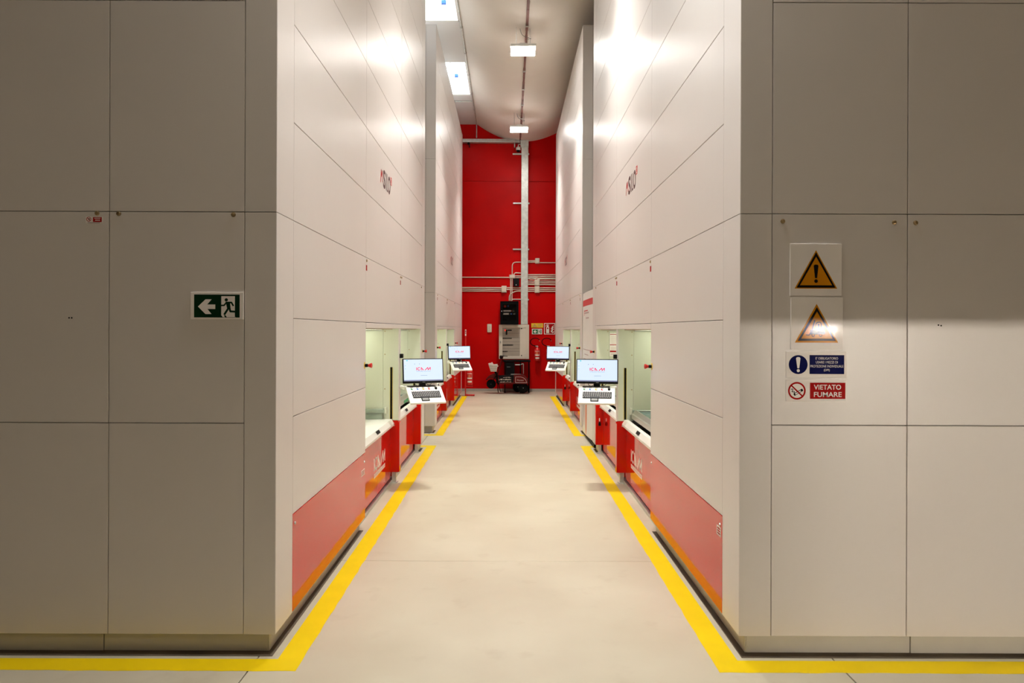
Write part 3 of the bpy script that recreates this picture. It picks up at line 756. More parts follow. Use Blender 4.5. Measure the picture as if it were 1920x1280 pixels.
def exit_draw(g, m, x0, y0, x1, y1, white='sign_white', green='sign_green'):
    """arrow and running figure, drawn in the box x0..x1, y0..y1 (the green field)"""
    q = lambda pts: [(x0 + (x1-x0)*a, y0 + (y1-y0)*b) for a, b in pts]
    W = x1 - x0
    g.draw('green_field', rect2(x0, y0, x1, y1), green, 1)
    arrow = [q([(.085,.525),(.25,.21),(.385,.21),(.285,.435),(.465,.435),(.465,.63),(.28,.63),(.385,.85),(.25,.85)])]
    # split the concave arrow in convex pieces
    arrow = [q([(.085,.525),(.25,.21),(.385,.21),(.25,.525)]), q([(.085,.525),(.25,.525),(.385,.85),(.25,.85)]), q([(.2,.435),(.465,.435),(.465,.63),(.2,.63)])]
    g.draw('arrow', arrow, white, 2)
    g.draw('doorway', [q([(.597,.07),(.895,.07),(.895,.985),(.63,.985),(.597,.90)]), q([(.86,.95),(.92,.985),(.7,.985)])], white, 2)
    fig = circ2(*q([(.707,.23)])[0], W*.036, 18)
    fig += stroke2(q([(.60,.475),(.66,.47),(.705,.36)]), W*.033, cap=W*.008)
    fig += stroke2(q([(.70,.345),(.82,.345),(.86,.48)]), W*.036, cap=W*.010)
    fig += [q([(.695,.33),(.79,.33),(.80,.56),(.725,.60)])]
    fig += stroke2(q([(.765,.56),(.665,.87)]), W*.044, cap=W*.006)
    fig += stroke2(q([(.775,.54),(.795,.73),(.93,.745)]), W*.042, cap=W*.010)
    fig += [q([(.655,.91),(.69,.90),(.72,.985),(.68,.985)])]
    g.draw('running_figure', fig, green, 3)
g = Sign('exit_sign', 'green and white emergency exit sign with left arrow, on tower front', 'sign', 357.9, 549.7, 457, 600.5, FY)
exit_draw(g, None, 364.8, 554, 450.2, 597)
g = Sign('warning_sticker', 'tiny white and red sticker beside a screw at panel corner', 'sticker', 160, 408.5, 192, 421.5, FY, .0012)
g.draw('red_disc', ring2(166, 413.6, 3.4, 4.5, 20) + stroke2([(163.3,411),(168.8,416.4)], 1.1) + rect2(174, 409.7, 190.4, 418.8), 'sign_red', 1)
g.draw('crossed_hand', [[(164.5,412),(168.5,412),(166.5,416)]], 'sign_black', 1)
g.draw('lettering', rect2(176.5, 411.3, 188, 412.4) + rect2(178, 414.6, 187.5, 416.2), 'sign_white', 2)
g.draw('caption', rect2(164, 419.8, 187, 420.6), 'sign_black', 1)

# ------------------------------------------------------------------ yellow floor tape round the towers
def tape(label, s, yn, yf, yfront, group='yellow floor lines'):
    xo, xi = .992, 1.114
    rnd = random.Random(int(yn*10) + s)
    T = Thing('floor_tape', label, 'floor tape', (s*1.05, (yn+yf)/2, 0), group)
    def strip(bm, p0, p1, q0, q1, n):
        """two edges p (clean) and q (ragged)"""
        th = .0009; rows = []
        for i in range(n+1):
            t_ = i/n
            a = Vector(p0).lerp(Vector(p1), t_); b = Vector(q0).lerp(Vector(q1), t_)
            j = rnd.uniform(-1, 1)*.0035 if 0 < i < n else 0
            b = b + (b-a).normalized()*j
            rows.append([bm.verts.new((a.x, a.y, 0)), bm.verts.new((b.x, b.y, 0)), bm.verts.new((b.x, b.y, th)), bm.verts.new((a.x, a.y, th))])
        for r0, r1 in zip(rows, rows[1:]):
            for k in range(4): bm.faces.new((r0[k], r0[(k+1)%4], r1[(k+1)%4], r1[k]))
        bm.faces.new(rows[0]); bm.faces.new(rows[-1][::-1])
    T.part('side_strip', lambda bm: strip(bm, (s*xi, yn + .12, 0), (s*xi, yf - .12, 0), (s*xo, yn + .12, 0), (s*xo, yf - .12, 0), 80), 'tape_yellow')
    T.part('near_strip', lambda bm: strip(bm, (s*xo, yn + .12, 0), (s*3.5, yn + .12, 0), (s*xo, yn, 0), (s*3.5, yn, 0), 50), 'tape_yellow')
    T.part('far_strip', lambda bm: strip(bm, (s*xo, yf - .12, 0), (s*3.5, yf - .12, 0), (s*xo, yf, 0), (s*3.5, yf, 0), 40), 'tape_yellow')
tape('yellow floor tape around the exit-sign tower', -1, 3.293, 9.71, True)
tape('yellow floor tape around the warning-sign tower', 1, 3.293, 9.71, True)
tape('yellow floor tape around the far left tower by the red pole', -1, 10.62, 16.95, True)
tape('yellow floor tape around the far right tower by the red wall', 1, 10.62, 16.95, True)

# ------------------------------------------------------------------ white printed board closing the gap on the right
def board():
    y0, y1 = 9.56, 10.86
    T = Thing('closing_board', 'tall white printed board with red stripe closing the gap between right towers', 'board', (XR + .01, (y0+y1)/2, 0))
    bow = lambda t: -.012*math.sin(math.pi*t)
    def sheet(bm, z0, z1, ya, yb, off, th, n=16, lo=None):
        rows = []
        for i in range(n+1):
            y = ya + (yb-ya)*i/n; t_ = (y - y0)/(y1 - y0); x = XR + .012 + bow(t_) - off
            zb = z0 if lo is None else lo(t_)
            rows.append([bm.verts.new((x, y, zb)), bm.verts.new((x + th, y, zb)), bm.verts.new((x + th, y, z1)), bm.verts.new((x, y, z1))])
        for a, b in zip(rows, rows[1:]):
            for k in range(4): bm.faces.new((a[k], a[(k+1)%4], b[(k+1)%4], b[k]))
        bm.faces.new(rows[0]); bm.faces.new(rows[-1][::-1])
    T.part('sheet', lambda bm: sheet(bm, .06, 2.155, y0, y1, 0, .008, lo=lambda t_: .045 + .05*(1-t_)), 'white_paint')
    T.part('red_stripe', lambda bm: sheet(bm, 1.955, 2.045, y0, y1, .0008, .0006), 'logo_red')
    T.part('logo_mark', lambda bm: (sheet(bm, 1.815, 1.895, 10.60, 10.64, .0008, .0006, 2), sheet(bm, 1.875, 1.89, 10.10, 10.60, .0008, .0006, 4)), 'logo_red')
    T.part('logo_text', lambda bm: (sheet(bm, 1.84, 1.862, 9.98, 10.58, .0008, .0006, 5), sheet(bm, 1.765, 1.785, 9.98, 10.34, .0008, .0006, 4)), 'print_grey')
    rows = ((1.305, 9.72, 10.78), (1.235, 10.02, 10.55), (1.165, 9.80, 10.72), (1.095, 10.05, 10.60), (1.03, 10.1, 10.42))
    T.part('text_lines', lambda bm: [sheet(bm, z, z + .013, a, b, .0008, .0006, 6) for z, a, b in rows], 'print_grey')
    def oval(bm, yc, zc, ry, rz_, off):
        vs = []
        for i in range(32):
            t_ = 2*math.pi*i/32; y = yc + ry*math.cos(t_); z = zc + rz_*math.sin(t_)
            vs.append(bm.verts.new((XR + .012 + bow((y-y0)/(y1-y0)) - off, y, z)))
        bm.faces.new(vs)
    T.part('brown_shape', lambda bm: oval(bm, 10.60, .52, .07, .36, .0012), 'print_brown')
    T.part('orange_shape', lambda bm: oval(bm, 10.28, .40, .10, .33, .0012), 'print_orange')
    T.part('foot_rail', lambda bm: (box(bm, XR + .03, XR + .10, y0, y1, 0, .05, .004), box(bm, XR + .021, XR + .045, 9.8, 9.84, .05, 1.9), box(bm, XR + .021, XR + .045, 10.55, 10.59, .05, 1.9)), 'black_metal')
board()

# ------------------------------------------------------------------ hanging high-bay lights
def highbay(y, label, m='lamp_diffuser', x=.215, group='twin strip lights hung along the roof beam'):
    zb = 6.12; T = Thing('hanging_light', label, 'ceiling light', (x, y, zb), group)
    T.part('housing', lambda bm: (box(bm, x - .205, x + .205, y - .18, y - .044, zb + .012, zb + .055, .006), box(bm, x - .205, x + .205, y + .044, y + .18, zb + .012, zb + .055, .006), box(bm, x - .06, x + .06, y - .10, y + .10, zb + .055, zb + .10, .006), box(bm, x - .16, x - .12, y - .1, y + .1, zb + .050, zb + .062), box(bm, x + .12, x + .16, y - .1, y + .1, zb + .050, zb + .062)), 'white_paint')
    for yy in (-.11, .11):
        T.part('led_strip', lambda bm: box(bm, x - .195, x + .195, y + yy - .055, y + yy + .055, zb - .012, zb + .0125, .003), m)
        if m == 'lamp_diffuser':          # the narrow-beam lens of a rack-aisle lamp
            ld = bpy.data.lights.new('led_beam', 'AREA'); ld.shape = 'RECTANGLE'; ld.size, ld.size_y = .38, .12
            ld.energy = LAMP_WATTS; ld.color = LAMP_COLOR[:3]; ld.spread = R(LAMP_SPREAD)
            lo = bpy.data.objects.new('led_beam', ld); COL.objects.link(lo); lo.parent = T.o; lo.location = (0, yy, -.015)
    for xx in (-.11, .11):
        def chain(bm):
            z = zb + .055; zt = (belly(x + xx) if abs(x) < 1 else CEIL - .002) + .002; n = 0
            while z < zt - .001:
                h = min(.034, zt - z)
                ax = (.006, .002) if n % 2 else (.002, .006)
                cyl(bm, (x + xx - ax[0], y - ax[1], z), (x + xx - ax[0]*.6, y - ax[1]*.6, z + h), .0022, n=5)
                cyl(bm, (x + xx + ax[0], y + ax[1], z), (x + xx + ax[0]*.6, y + ax[1]*.6, z + h), .0022, n=5)
                cyl(bm, (x + xx - ax[0], y - ax[1], z), (x + xx + ax[0], y + ax[1], z), .0022, n=5)
                z += .030; n += 1
        T.part('chain', chain, 'steel')
    T.part('cable', lambda bm: tube(bm, fillet([(x + .02, y, zb + .10), (x + .06, y, zb + .20), (x + .15, y + .02, zb + .21), (x - .02, y + .03, zb + .27), (x - .05, y + .03, (belly(x - .05) if abs(x) < 1 else CEIL))], .05), .004, 6), 'grey_plastic')
    return T
highbay(11.43, 'twin strip ceiling light on chains, the larger one in view')
highbay(15.93, 'twin strip ceiling light on chains, the smaller one nearest red wall')
highbay(7.1, 'twin strip ceiling light on chains above the nearer consoles, out of frame')
highbay(3.35, 'twin strip ceiling light on chains above the aisle mouth, out of frame')
for xx, ll in ((-3.2, 'left of two hall lamps on chains behind the camera'), (3.4, 'right of two hall lamps on chains behind the camera')):
    highbay(-3.4, ll, 'hall_lamp', xx, 'hall lamps behind the camera')
# unseen strip lamp, added to light the right tower through the wall opening
t = Thing('added_strip_lamp', 'slim strip lamp added behind the camera to light the right tower', 'lamp', (8.38, -12, 0))
t.part('tube', lambda bm: box(bm, 7.93, 8.83, -12.02, -11.98, 1.64, 1.69, .004), 'added_tube')
t.part('post', lambda bm: (box(bm, 7.92, 8.84, -12.05, -12.021, 1.63, 1.70), cyl(bm, (8.38, -12.05, 0), (8.38, -12.05, 1.66), .02), box(bm, 8.2, 8.56, -12.2, -11.9, 0, .01)), 'white_paint')

# cable duct along the belly of the beam
def duct(bm):
    rnd = random.Random(3); xx = .275
    n = 90
    for i in range(n):
        y0 = -4 + (WALLY - .25 + 4)*i/n; y1 = -4 + (WALLY - .25 + 4)*(i+1)/n
        w = .016 + rnd.random()*.007; h = .028 + rnd.random()*.014
        box(bm, xx - w, xx + w, y0, y1, belly(xx) - h, belly(xx) + .002)
t = Thing('cable_duct', 'thin brown cable run fixed along the underside of the roof beam', 'cable run', (.275, 9, 6.49))
t.part('duct', duct, 'cable_brown')
for i in range(22):
    t.part('clip', lambda bm: box(bm, .275 - .028, .275 + .028, -3.6 + i*.99, -3.57 + i*.99, belly(.275) - .047, belly(.275) + .002), 'galvanised')

# conduit along the beam's edge, turning down to the cable tray
ex = BELX - BELW - .012
t = Thing('conduit', 'thin grey conduit along the roof beam edge by the skylights', 'conduit', (ex, 10, CEIL - .03))
yb = 1320*5.33/(616-187)
t.part('pipe', lambda bm: tube(bm, fillet([(ex, -4, CEIL - .022), (ex, WALLY - .03, CEIL - .022), (ex, WALLY - .03, P(0, 262, WALLY)[2] + .04)], .08), .014, 8), 'galvanised')
t.part('branch', lambda bm: tube(bm, [(ex, yb, CEIL - .02), (-1.9, yb, CEIL - .02)], .014, 8), 'galvanised')
t.part('branch_box', lambda bm: box(bm, -1.35, -1.27, yb - .03, yb + .03, CEIL - .06, CEIL - .001, .006), 'grey_plastic')
for i in range(14):
    t.part('clip', lambda bm: box(bm, ex - .02, ex + .02, 2 + i*1.15, 2.03 + i*1.15, CEIL - .04, CEIL - .0005), 'steel')

# actuators hanging in the two skylights in view
def actuator(px, py, k, label):
    a, b = SKY[k]; zt = CEIL + .36
    Y = (zt - .14 - CAMH)*F_PX/(VY - py); x = (px - VX)*Y/F_PX
    T = Thing('skylight_opener', label, 'skylight opener', (x, Y, zt - .2), 'openers in the skylights')
    T.part('motor', lambda bm: box(bm, x - .05, x + .03, Y - .03, Y + .03, zt - .16, zt - .10, .006), 'blue_print')
    T.part('arm', lambda bm: (tube(bm, [(x, Y, zt - .1), (x + .03, Y - .2, zt - .02), (x - .12, Y - .42, zt)], .008, 6), tube(bm, [(x + .05, Y, zt - .12), (x + .06, Y + .3, zt - .02)], .005, 6)), 'grey_plastic')
    T.part('hook', lambda bm: tube(bm, [(x - .05, Y + .03, zt - .15), (x - .06, Y + .05, zt - .22), (x - .02, Y + .06, zt - .26), (x + .02, Y + .05, zt - .23)], .005, 6), 'grey_plastic')
    T.part('cross_rod', lambda bm: tube(bm, [(SX0 + .03, a + .3, zt), (SX1 - .03, a + .3, zt)], .008, 6), 'galvanised')
actuator(831, 6, 2, 'blue skylight opener in the nearer skylight')
actuator(855, 143, 3, 'blue skylight opener in the farther skylight')

# ------------------------------------------------------------------ things on the red wall
WY = WALLY
def wp(px, py, d=0.0): 
    p = P(px, py, WALLY); return (p[0], WALLY - d, p[2])
def wbox(bm, x0, y0, x1, y1, d0, d1, bev=0.0, seg=1):
    a, b = P(x0, y1, WALLY), P(x1, y0, WALLY)
    box(bm, a[0], b[0], WALLY - d1, WALLY - d0, a[2], b[2], bev, seg)
# vertical trunking
t = Thing('cable_trunking', 'tall galvanised vertical cable trunking on red wall', 'trunking', wp(982.8, 608))
t.part('cover', lambda bm: wbox(bm, 976.4, 264, 989.3, 608, .06, .13, .004), 'galvanised')
t.part('head_cover', lambda bm: wbox(bm, 974.5, 263.8, 989.6, 278, .055, .135, .004), 'galvanised')
for py, x0, x1 in ((289.5, 960, 991), (381.5, 961, 992), (467.5, 961, 991.5), (561.5, 985, 991.5)):
    t.part('bracket', lambda bm: wbox(bm, x0, py - 1.3, x1, py + 1.3, .002, .058, .002), 'steel')
# perforated tray
t = Thing('cable_tray', 'horizontal perforated cable tray high on red wall', 'cable tray', wp(921, 267))
def ptray(bm):
    wbox(bm, 866, 268.2, 974, 269.4, .01, .16); wbox(bm, 866, 263.6, 974, 264.8, .150, .16); wbox(bm, 866, 263.6, 974, 269.4, .01, .02)
    n = 48
    for i in range(n):
        x = 866 + 107.5*i/n; wbox(bm, x, 264.8, x + 1.3, 268.2, .150, .16)
t.part('tray', ptray, 'galvanised')
t.part('tray_bracket', lambda bm: (wbox(bm, 878.5, 269.4, 880, 277, .0, .10), wbox(bm, 876, 269.4, 880, 271.5, .0, .14)), 'black_metal')
t.part('tray_bracket', lambda bm: (wbox(bm, 962.5, 269.4, 964.5, 277, .0, .10)), 'galvanised')
# dome camera
t = Thing('dome_camera', 'white dome camera under the cable tray beside trunking', 'camera', wp(970.5, 282))
cx_, _, cz_ = wp(970.5, 282)
t.part('housing', lambda bm: lathe(bm, [(.03, .06), (.055, .04), (.062, 0), (.058, -.03)], (cx_, WALLY - .10, cz_ + .01), 'Z', 20), 'white_paint', smooth=True)
t.part('dome', lambda bm: lathe(bm, [(.050, -.03), (.045, -.055), (.028, -.075), (.008, -.082)], (cx_, WALLY - .10, cz_ + .01), 'Z', 20), 'black_plastic', smooth=True)
t.part('arm', lambda bm: tube(bm, fillet([(cx_, WALLY - .10, cz_ + .07), (cx_, WALLY - .10, cz_ + .13), (cx_ + .05, WALLY - .03, cz_ + .15), (cx_ + .05, WALLY, cz_ + .15)], .04), .012, 8), 'white_paint')

# junction boxes
def jbox(x0, y0, x1, y1, label):
    T = Thing('junction_box', label, 'junction box', wp((x0+x1)/2, y1), 'cream junction boxes on the red wall')
    T.part('box', lambda bm: wbox(bm, x0, y0, x1, y1, .0, .062, .012, 2), 'pvc_cream', smooth=True)
    T.part('lid', lambda bm: wbox(bm, x0 + .8, y0 + .8, x1 - .8, y1 - .8, .0622, .070, .004), 'pvc_cream')
jbox(954.5, 515, 965, 522, 'cream junction box left of trunking above small black box')
jbox(1003, 484, 1011, 494, 'topmost cream junction box right of trunking')
jbox(1002, 523.8, 1011.3, 535.6, 'cream junction box right of trunking, upper of stacked pair')
jbox(1002, 536.6, 1011.3, 549, 'cream junction box right of trunking, lower of stacked pair')
jbox(940, 536, 949.6, 548.8, 'cream junction box left of trunking on the triple conduits')
PR = .0125
def run(label, paths, r=PR, d=.022):
    p0 = paths[0][0]
    T = Thing('conduit_run', label, 'conduit', wp(p0[0], p0[1], d), 'cream conduits on the red wall')
    for pts in paths:
        dd = d
        T.part('pipe', lambda bm: tube(bm, fillet([wp(x, y, dd) for x, y in pts], .11), r, 8), 'pvc_cream', smooth=True)
run('cream conduit running left from the box above the small black box', [[(862, 520), (954.3, 520)]])
run('three cream conduits running left from the lower left junction box', [[(862, 539.3), (939.8, 539.3)], [(862, 542.6), (939.8, 542.6)], [(862, 545.8), (939.8, 545.8)]])
run('two cream conduits between lower left junction box and trunking', [[(949.8, 539.3), (978, 539.3)], [(949.8, 542.6), (978, 542.6)]], d=.03)
run('cream conduit bending up and over to topmost right box', [[(960, 514.8), (960, 491.4), (1002.8, 491.4)], [(985, 488.8), (1002.8, 488.8)], [(1011.2, 492.2), (1050, 492.2)]])
run('cream conduits from upper left box into the trunking', [[(962.8, 514.8), (965.5, 511.3), (978, 512)], [(965.2, 517.3), (978, 517.3)], [(965.2, 520.4), (978, 520.4)]])
run('pair of vertical cream conduits dropping to the black cabinet', [[(957, 522.2), (957, 563.6)], [(959.8, 522.2), (959.8, 563.6)]], d=.055)
run('curved cream conduit from trunking down to black cabinet', [[(976.2, 545.6), (966, 546), (955, 552), (954.4, 563.6)]], d=.085)
run('short cream conduit from black cabinet top into trunking', [[(958.5, 563.6), (961, 561), (978, 561)]], d=.022)
run('two cream conduits above the wide duct, right of trunking', [[(987, 514.8), (1050, 514.8)], [(987, 517.9), (1050, 517.9)]])
t = Thing('wide_conduit', 'wide flat cream duct right of the trunking', 'conduit', wp(1025, 522), 'cream conduits on the red wall')
t.part('duct', lambda bm: wbox(bm, 1008, 520.3, 1050, 523.6, .0, .04, .004), 'pvc_cream')
t.part('pipe', lambda bm: (tube(bm, [wp(987, 520.6, .022), wp(1008, 520.6, .022)], PR, 8), tube(bm, [wp(987, 521.6, .03), wp(995, 523.6, .03), wp(1000, 523.2, .03), wp(1007, 521.2, .03), wp(1007, 524, .03)], .009, 8)), 'pvc_cream')
run('triple conduits entering upper box of the stacked pair', [[(987, 526.8), (1001.8, 526.8)], [(987, 530.0), (1001.8, 530.0)], [(987, 533.2), (1001.8, 533.2)], [(1011.5, 526.8), (1050, 526.8)], [(1011.5, 530.0), (1050, 530.0)], [(1011.5, 533.4), (1050, 533.4)]])
run('triple conduits entering lower box of the stacked pair', [[(987, 539.4), (1001.8, 539.4)], [(987, 542.7), (1001.8, 542.7)], [(987, 545.9), (1001.8, 545.9)], [(1011.5, 539.4), (1050, 539.4)], [(1011.5, 542.7), (1050, 542.7)], [(1011.5, 545.9), (1050, 545.9)]])
# small black box
t = Thing('wall_speaker', 'small black box under the conduits left of trunking', 'wall box', wp(967.5, 537))
t.part('case', lambda bm: wbox(bm, 962.2, 522.6, 973, 536.8, .0, .15, .006), 'black_plastic')
t.part('indicator', lambda bm: wbox(bm, 966.6, 533.8, 968, 535.2, .15, .152), 'sign_white')

# black network cabinet with smoked door
def front_at(Y):
    def f(bm, x0, y0, x1, y1, ya, yb, bev=0.0):
        a, b = P(x0, y1, Y), P(x1, y0, Y); box(bm, a[0], b[0], ya, yb, a[2], b[2], bev)
    return f
CY = WALLY - .40; fb_ = front_at(CY)
t = Thing('network_cabinet', 'black wall rack cabinet with smoked glass door above the electrical cabinet', 'cabinet', (P(955, 608, CY)[0], CY + .2, P(955, 607.8, CY)[2]))
def rack(bm):
    fb_(bm, 937.8, 564.4, 972.2, 567, CY, WALLY, .004); fb_(bm, 937.8, 605, 972.2, 607.8, CY, WALLY, .004)
    fb_(bm, 937.8, 567, 940, 605, CY, WALLY); fb_(bm, 970, 567, 972.2, 605, CY, WALLY)
    fb_(bm, 940, 567, 970, 605, WALLY - .02, WALLY)
t.part('cabinet_body', rack, 'black_metal')
dr = t.part('door', lambda bm: (fb_(bm, 937.8, 564.4, 942.5, 607.8, CY - .02, CY - .001), fb_(bm, 967.8, 564.4, 972.2, 607.8, CY - .02, CY - .001), fb_(bm, 942.5, 564.4, 967.8, 570, CY - .02, CY - .001), fb_(bm, 942.5, 600.5, 967.8, 607.8, CY - .02, CY - .001)), 'black_metal')
t.part('pane', lambda bm: fb_(bm, 942.5, 570, 967.8, 600.5, CY - .012, CY - .008), 'smoked_glass', dr)
t.part('lock', lambda bm: fb_(bm, 940, 582.4, 941.3, 584, CY - .024, CY - .02), 'sign_white', dr)
t.part('blank_plate', lambda bm: fb_(bm, 942.6, 570.2, 967.6, 600, CY + .07, CY + .09), 'black_plastic')
t.part('patch_panel', lambda bm: (fb_(bm, 943.6, 581.4, 958, 583.8, CY + .055, CY + .069), fb_(bm, 943.6, 586.6, 954, 589.6, CY + .055, CY + .069)), 'logo_white')
t.part('patch_cable', lambda bm: (fb_(bm, 958.5, 581.8, 960, 583.4, CY + .03, CY + .069), fb_(bm, 944.6, 571.8, 948.5, 576, CY + .04, CY + .069)), 'red_plastic')
t.part('patch_cable', lambda bm: (fb_(bm, 961, 581.8, 962, 583.8, CY + .03, CY + .069), fb_(bm, 963, 581.8, 964, 584, CY + .03, CY + .069), fb_(bm, 956, 587, 957.2, 589, CY + .03, CY + .069), fb_(bm, 962, 587.2, 966, 589.4, CY + .03, CY + .069)), 'grey_plastic')
t.part('patch_cable', lambda bm: (fb_(bm, 951.5, 572, 954, 575, CY + .04, CY + .069), fb_(bm, 957.5, 587, 960, 589.4, CY + .03, CY + .069)), 'blue_print')

# electrical panel
EY = WALLY - .28; fe = front_at(EY)
t = Thing('electrical_cabinet', 'large beige electrical distribution cabinet on the red wall', 'electrical cabinet', (P(963.7, 673, EY)[0], EY + .14, P(963, 672.8, EY)[2]))
t.part('case', lambda bm: (fe(bm, 935.6, 608.4, 992, 672.8, EY + .03, WALLY, .006)), 'cabinet_beige')
dr = t.part('door_frame', lambda bm: (fe(bm, 935.6, 608.4, 942.2, 672.8, EY, EY + .028, .003), fe(bm, 986.2, 608.4, 992, 672.8, EY, EY + .028, .003), fe(bm, 942.2, 608.4, 986.2, 614.2, EY, EY + .028, .003), fe(bm, 942.2, 667.4, 986.2, 672.8, EY, EY + .028, .003)), 'cabinet_beige')
t.part('handle', lambda bm: fe(bm, 937.6, 639, 939, 643, EY - .02, EY, .003), 'grey_plastic', dr)
t.part('inner_plate', lambda bm: (fe(bm, 942.2, 614.2, 974.8, 667.4, EY + .012, EY + .0295)), 'cabinet_grey')
t.part('side_plate', lambda bm: (fe(bm, 975.2, 614.2, 986.2, 667.4, EY + .010, EY + .0295)), 'cabinet_beige')
t.part('lock', lambda bm: fe(bm, 977, 614.6, 979, 616.4, EY + .002, EY + .010), 'black_plastic')
t.part('lock', lambda bm: fe(bm, 977, 665.4, 979, 667.2, EY + .002, EY + .010), 'black_plastic')
for py in (624.5, 633, 640.5, 646, 653, 658.5):
    t.part('plate_seam', lambda bm: fe(bm, 942.3, py, 974.6, py + .35, EY + .0115, EY + .013), 'carcass_dark')
t.part('main_switch', lambda bm: (fe(bm, 948.2, 618, 951.2, 627.5, EY - .01, EY + .012), fe(bm, 951.6, 617.8, 959.5, 620, EY, EY + .012)), 'black_plastic')
t.part('pilot_light', lambda bm: fe(bm, 946.4, 617.8, 948.6, 620.2, EY - .006, EY + .012), 'led_red')
for py, n, x1 in ((634, 9, 960), (646.6, 11, 962.5), (658.8, 5, 952)):
    for i in range(n):
        xx = 942.6 + (x1 - 942.6)*i/n
        t.part('breaker', lambda bm: fe(bm, xx, py - 1.1, xx + (x1-942.6)/n*.75, py + 1.1, EY + .002, EY + .012), 'black_plastic')

# white call point
t = Thing('call_point', 'small white alarm plate on red wall left of black cabinet', 'alarm plate', wp(917.6, 623))
t.part('plate', lambda bm: wbox(bm, 913.4, 607.3, 922, 623, .0, .035, .012, 2), 'pvc_cream', smooth=True)
t.part('print', lambda bm: flat(bm, stroke2([(916.5,611),(919,613.5),(916.6,616),(919.2,618)], .7) + rect2(916, 619.4, 920, 620.4), lambda a, b: wp(a, b, .0356)), 'print_grey')

# wall signs
g = Sign('electrical_warning_sign', 'small yellow warning sign on red wall above little exit sign', 'sign', 996.2, 605.6, 1018.2, 613.8, WALLY, .01, 'yellow_plastic', .001, .002)
g.draw('print', stroke2([(1002.5,607.3),(1006,612.6),(999.2,612.6)], .7, True) + stroke2([(1002.5,609),(1002.4,611.5)], .7) + rect2(1008, 607.6, 1016.5, 608.2) + rect2(1008, 609.4, 1016.5, 610) + rect2(1008, 611.2, 1015, 611.8), 'print_brown', 1)
g = Sign('small_exit_sign', 'small green exit sign on red wall under the yellow sign', 'sign', 997.3, 616, 1016.4, 626.2, WALLY, .02, 'sign_white', .001, .002)
exit_draw(g, None, 998.8, 617.2, 1015, 625.2, green='sign_green_bright')
g = Sign('extinguisher_sign', 'square red and white fire extinguisher sign on red wall', 'sign', 1020, 605.4, 1040.8, 626.4, WALLY, .01, 'logo_white', .001, .002)
g.draw('red_field', rect2(1021.2, 606.6, 1039.6, 625.2), 'sign_red', 1)
ex_ = rect2(1024, 613.2, 1029.6, 624) + [[(1024, 613.4), (1025.4, 611.2), (1028.2, 611.2), (1029.6, 613.4)]] + rect2(1025.7, 609, 1028, 611.4) + stroke2([(1023.2, 611.5), (1024.2, 609), (1026.5, 608.2), (1029, 609.2)], .9)
fl_ = [stroke2([(1038, y0), (1035, y0 + 2.6), (1036.2, y0 + 3), (1033, y0 + 5.6)], 1.1) for y0 in (610, 613.2, 616.4)]
g.draw('figure', ex_ + fl_[0] + fl_[1] + fl_[2] + stroke2([(1033, 620), (1036.5, 623.4), (1038, 621)], 1.3), 'logo_white', 2)
g.draw('figure_band', circ2(1026.8, 615, 1.5, 14), 'sign_red', 3)

# extinguishers
def extinguisher(px, ytop, ybot, Y, label, hose=True, stand=False):
    xc, _, zt = P(px, ytop, Y); zb = P(px, ybot, Y)[2]; h = zt - zb; r = .072
    T = Thing('fire_extinguisher', label, 'fire extinguisher', (xc, Y, zb), 'red fire extinguishers')
    T.part('cylinder', lambda bm: lathe(bm, [(r*.8, 0), (r, .02), (r, h*.74), (r*.85, h*.83), (r*.4, h*.90), (.018, h*.92)], (xc, Y, zb), 'Z', 22), 'red_plastic', smooth=True)
    def lab(z0, z1, a0=-160, da=140, n=12):
        def f(bm):
            for i in range(n):
                a, b = R(a0 + da*i/n), R(a0 + da*(i+1)/n)
                q = lambda an, z: (xc + (r+.0012)*math.cos(an), Y + (r+.0012)*math.sin(an), z)
                bm.faces.new([bm.verts.new(q(a, z0)), bm.verts.new(q(b, z0)), bm.verts.new(q(b, z1)), bm.verts.new(q(a, z1))])
        return f
    T.part('label_band', lab(zb + h*.36, zb + h*.44, -150, 110), 'logo_white'); T.part('label_band', lab(zb + h*.15, zb + h*.25, -135, 90), 'logo_white'); T.part('label_band', lab(zb + h*.655, zb + h*.69, -150, 110), 'logo_white'); T.part('label_edge', lab(zb + h*.44, zb + h*.655, -46, 5, 2), 'logo_white'); T.part('label_picture', lab(zb + h*.47, zb + h*.60, -125, 50), 'print_orange')
    T.part('valve', lambda bm: (cyl(bm, (xc, Y, zb + h*.92), (xc, Y, zb + h), .017, n=12), box(bm, xc - .05, xc + .03, Y - .012, Y + .012, zb + h*.97, zb + h*1.0, .003), box(bm, xc - .055, xc + .02, Y - .012, Y + .012, zb + h*1.03, zb + h*1.055, .003)), 'galvanised')
    if hose:
        pts = [(xc - .03, Y, zb + h*1.01)] + [(xc - .055 + .125*math.cos(R(a)), Y - .01, zb + h + .115 + .10*math.sin(R(a))) for a in range(245, 15, -18)]
        T.part('hose', lambda bm: tube(bm, pts, .011, 8), 'rubber', smooth=True)
        T.part('hose_tip', lambda bm: cyl(bm, pts[-1], (pts[-1][0] + .006, Y - .01, pts[-1][2] - .035), .009, .013, 10), 'brass')
        T.part('wall_hook', lambda bm: box(bm, xc - .02, xc + .02, Y + .06, WALLY, zb + h*.80, zb + h*.9), 'black_metal')
    return T
extinguisher(1007.6, 649, 676, WALLY - .11, 'red fire extinguisher with white label hung right of the electrical cabinet')
extinguisher(1029.2, 649, 676, WALLY - .11, 'red fire extinguisher whose black hose shows above the distant console')

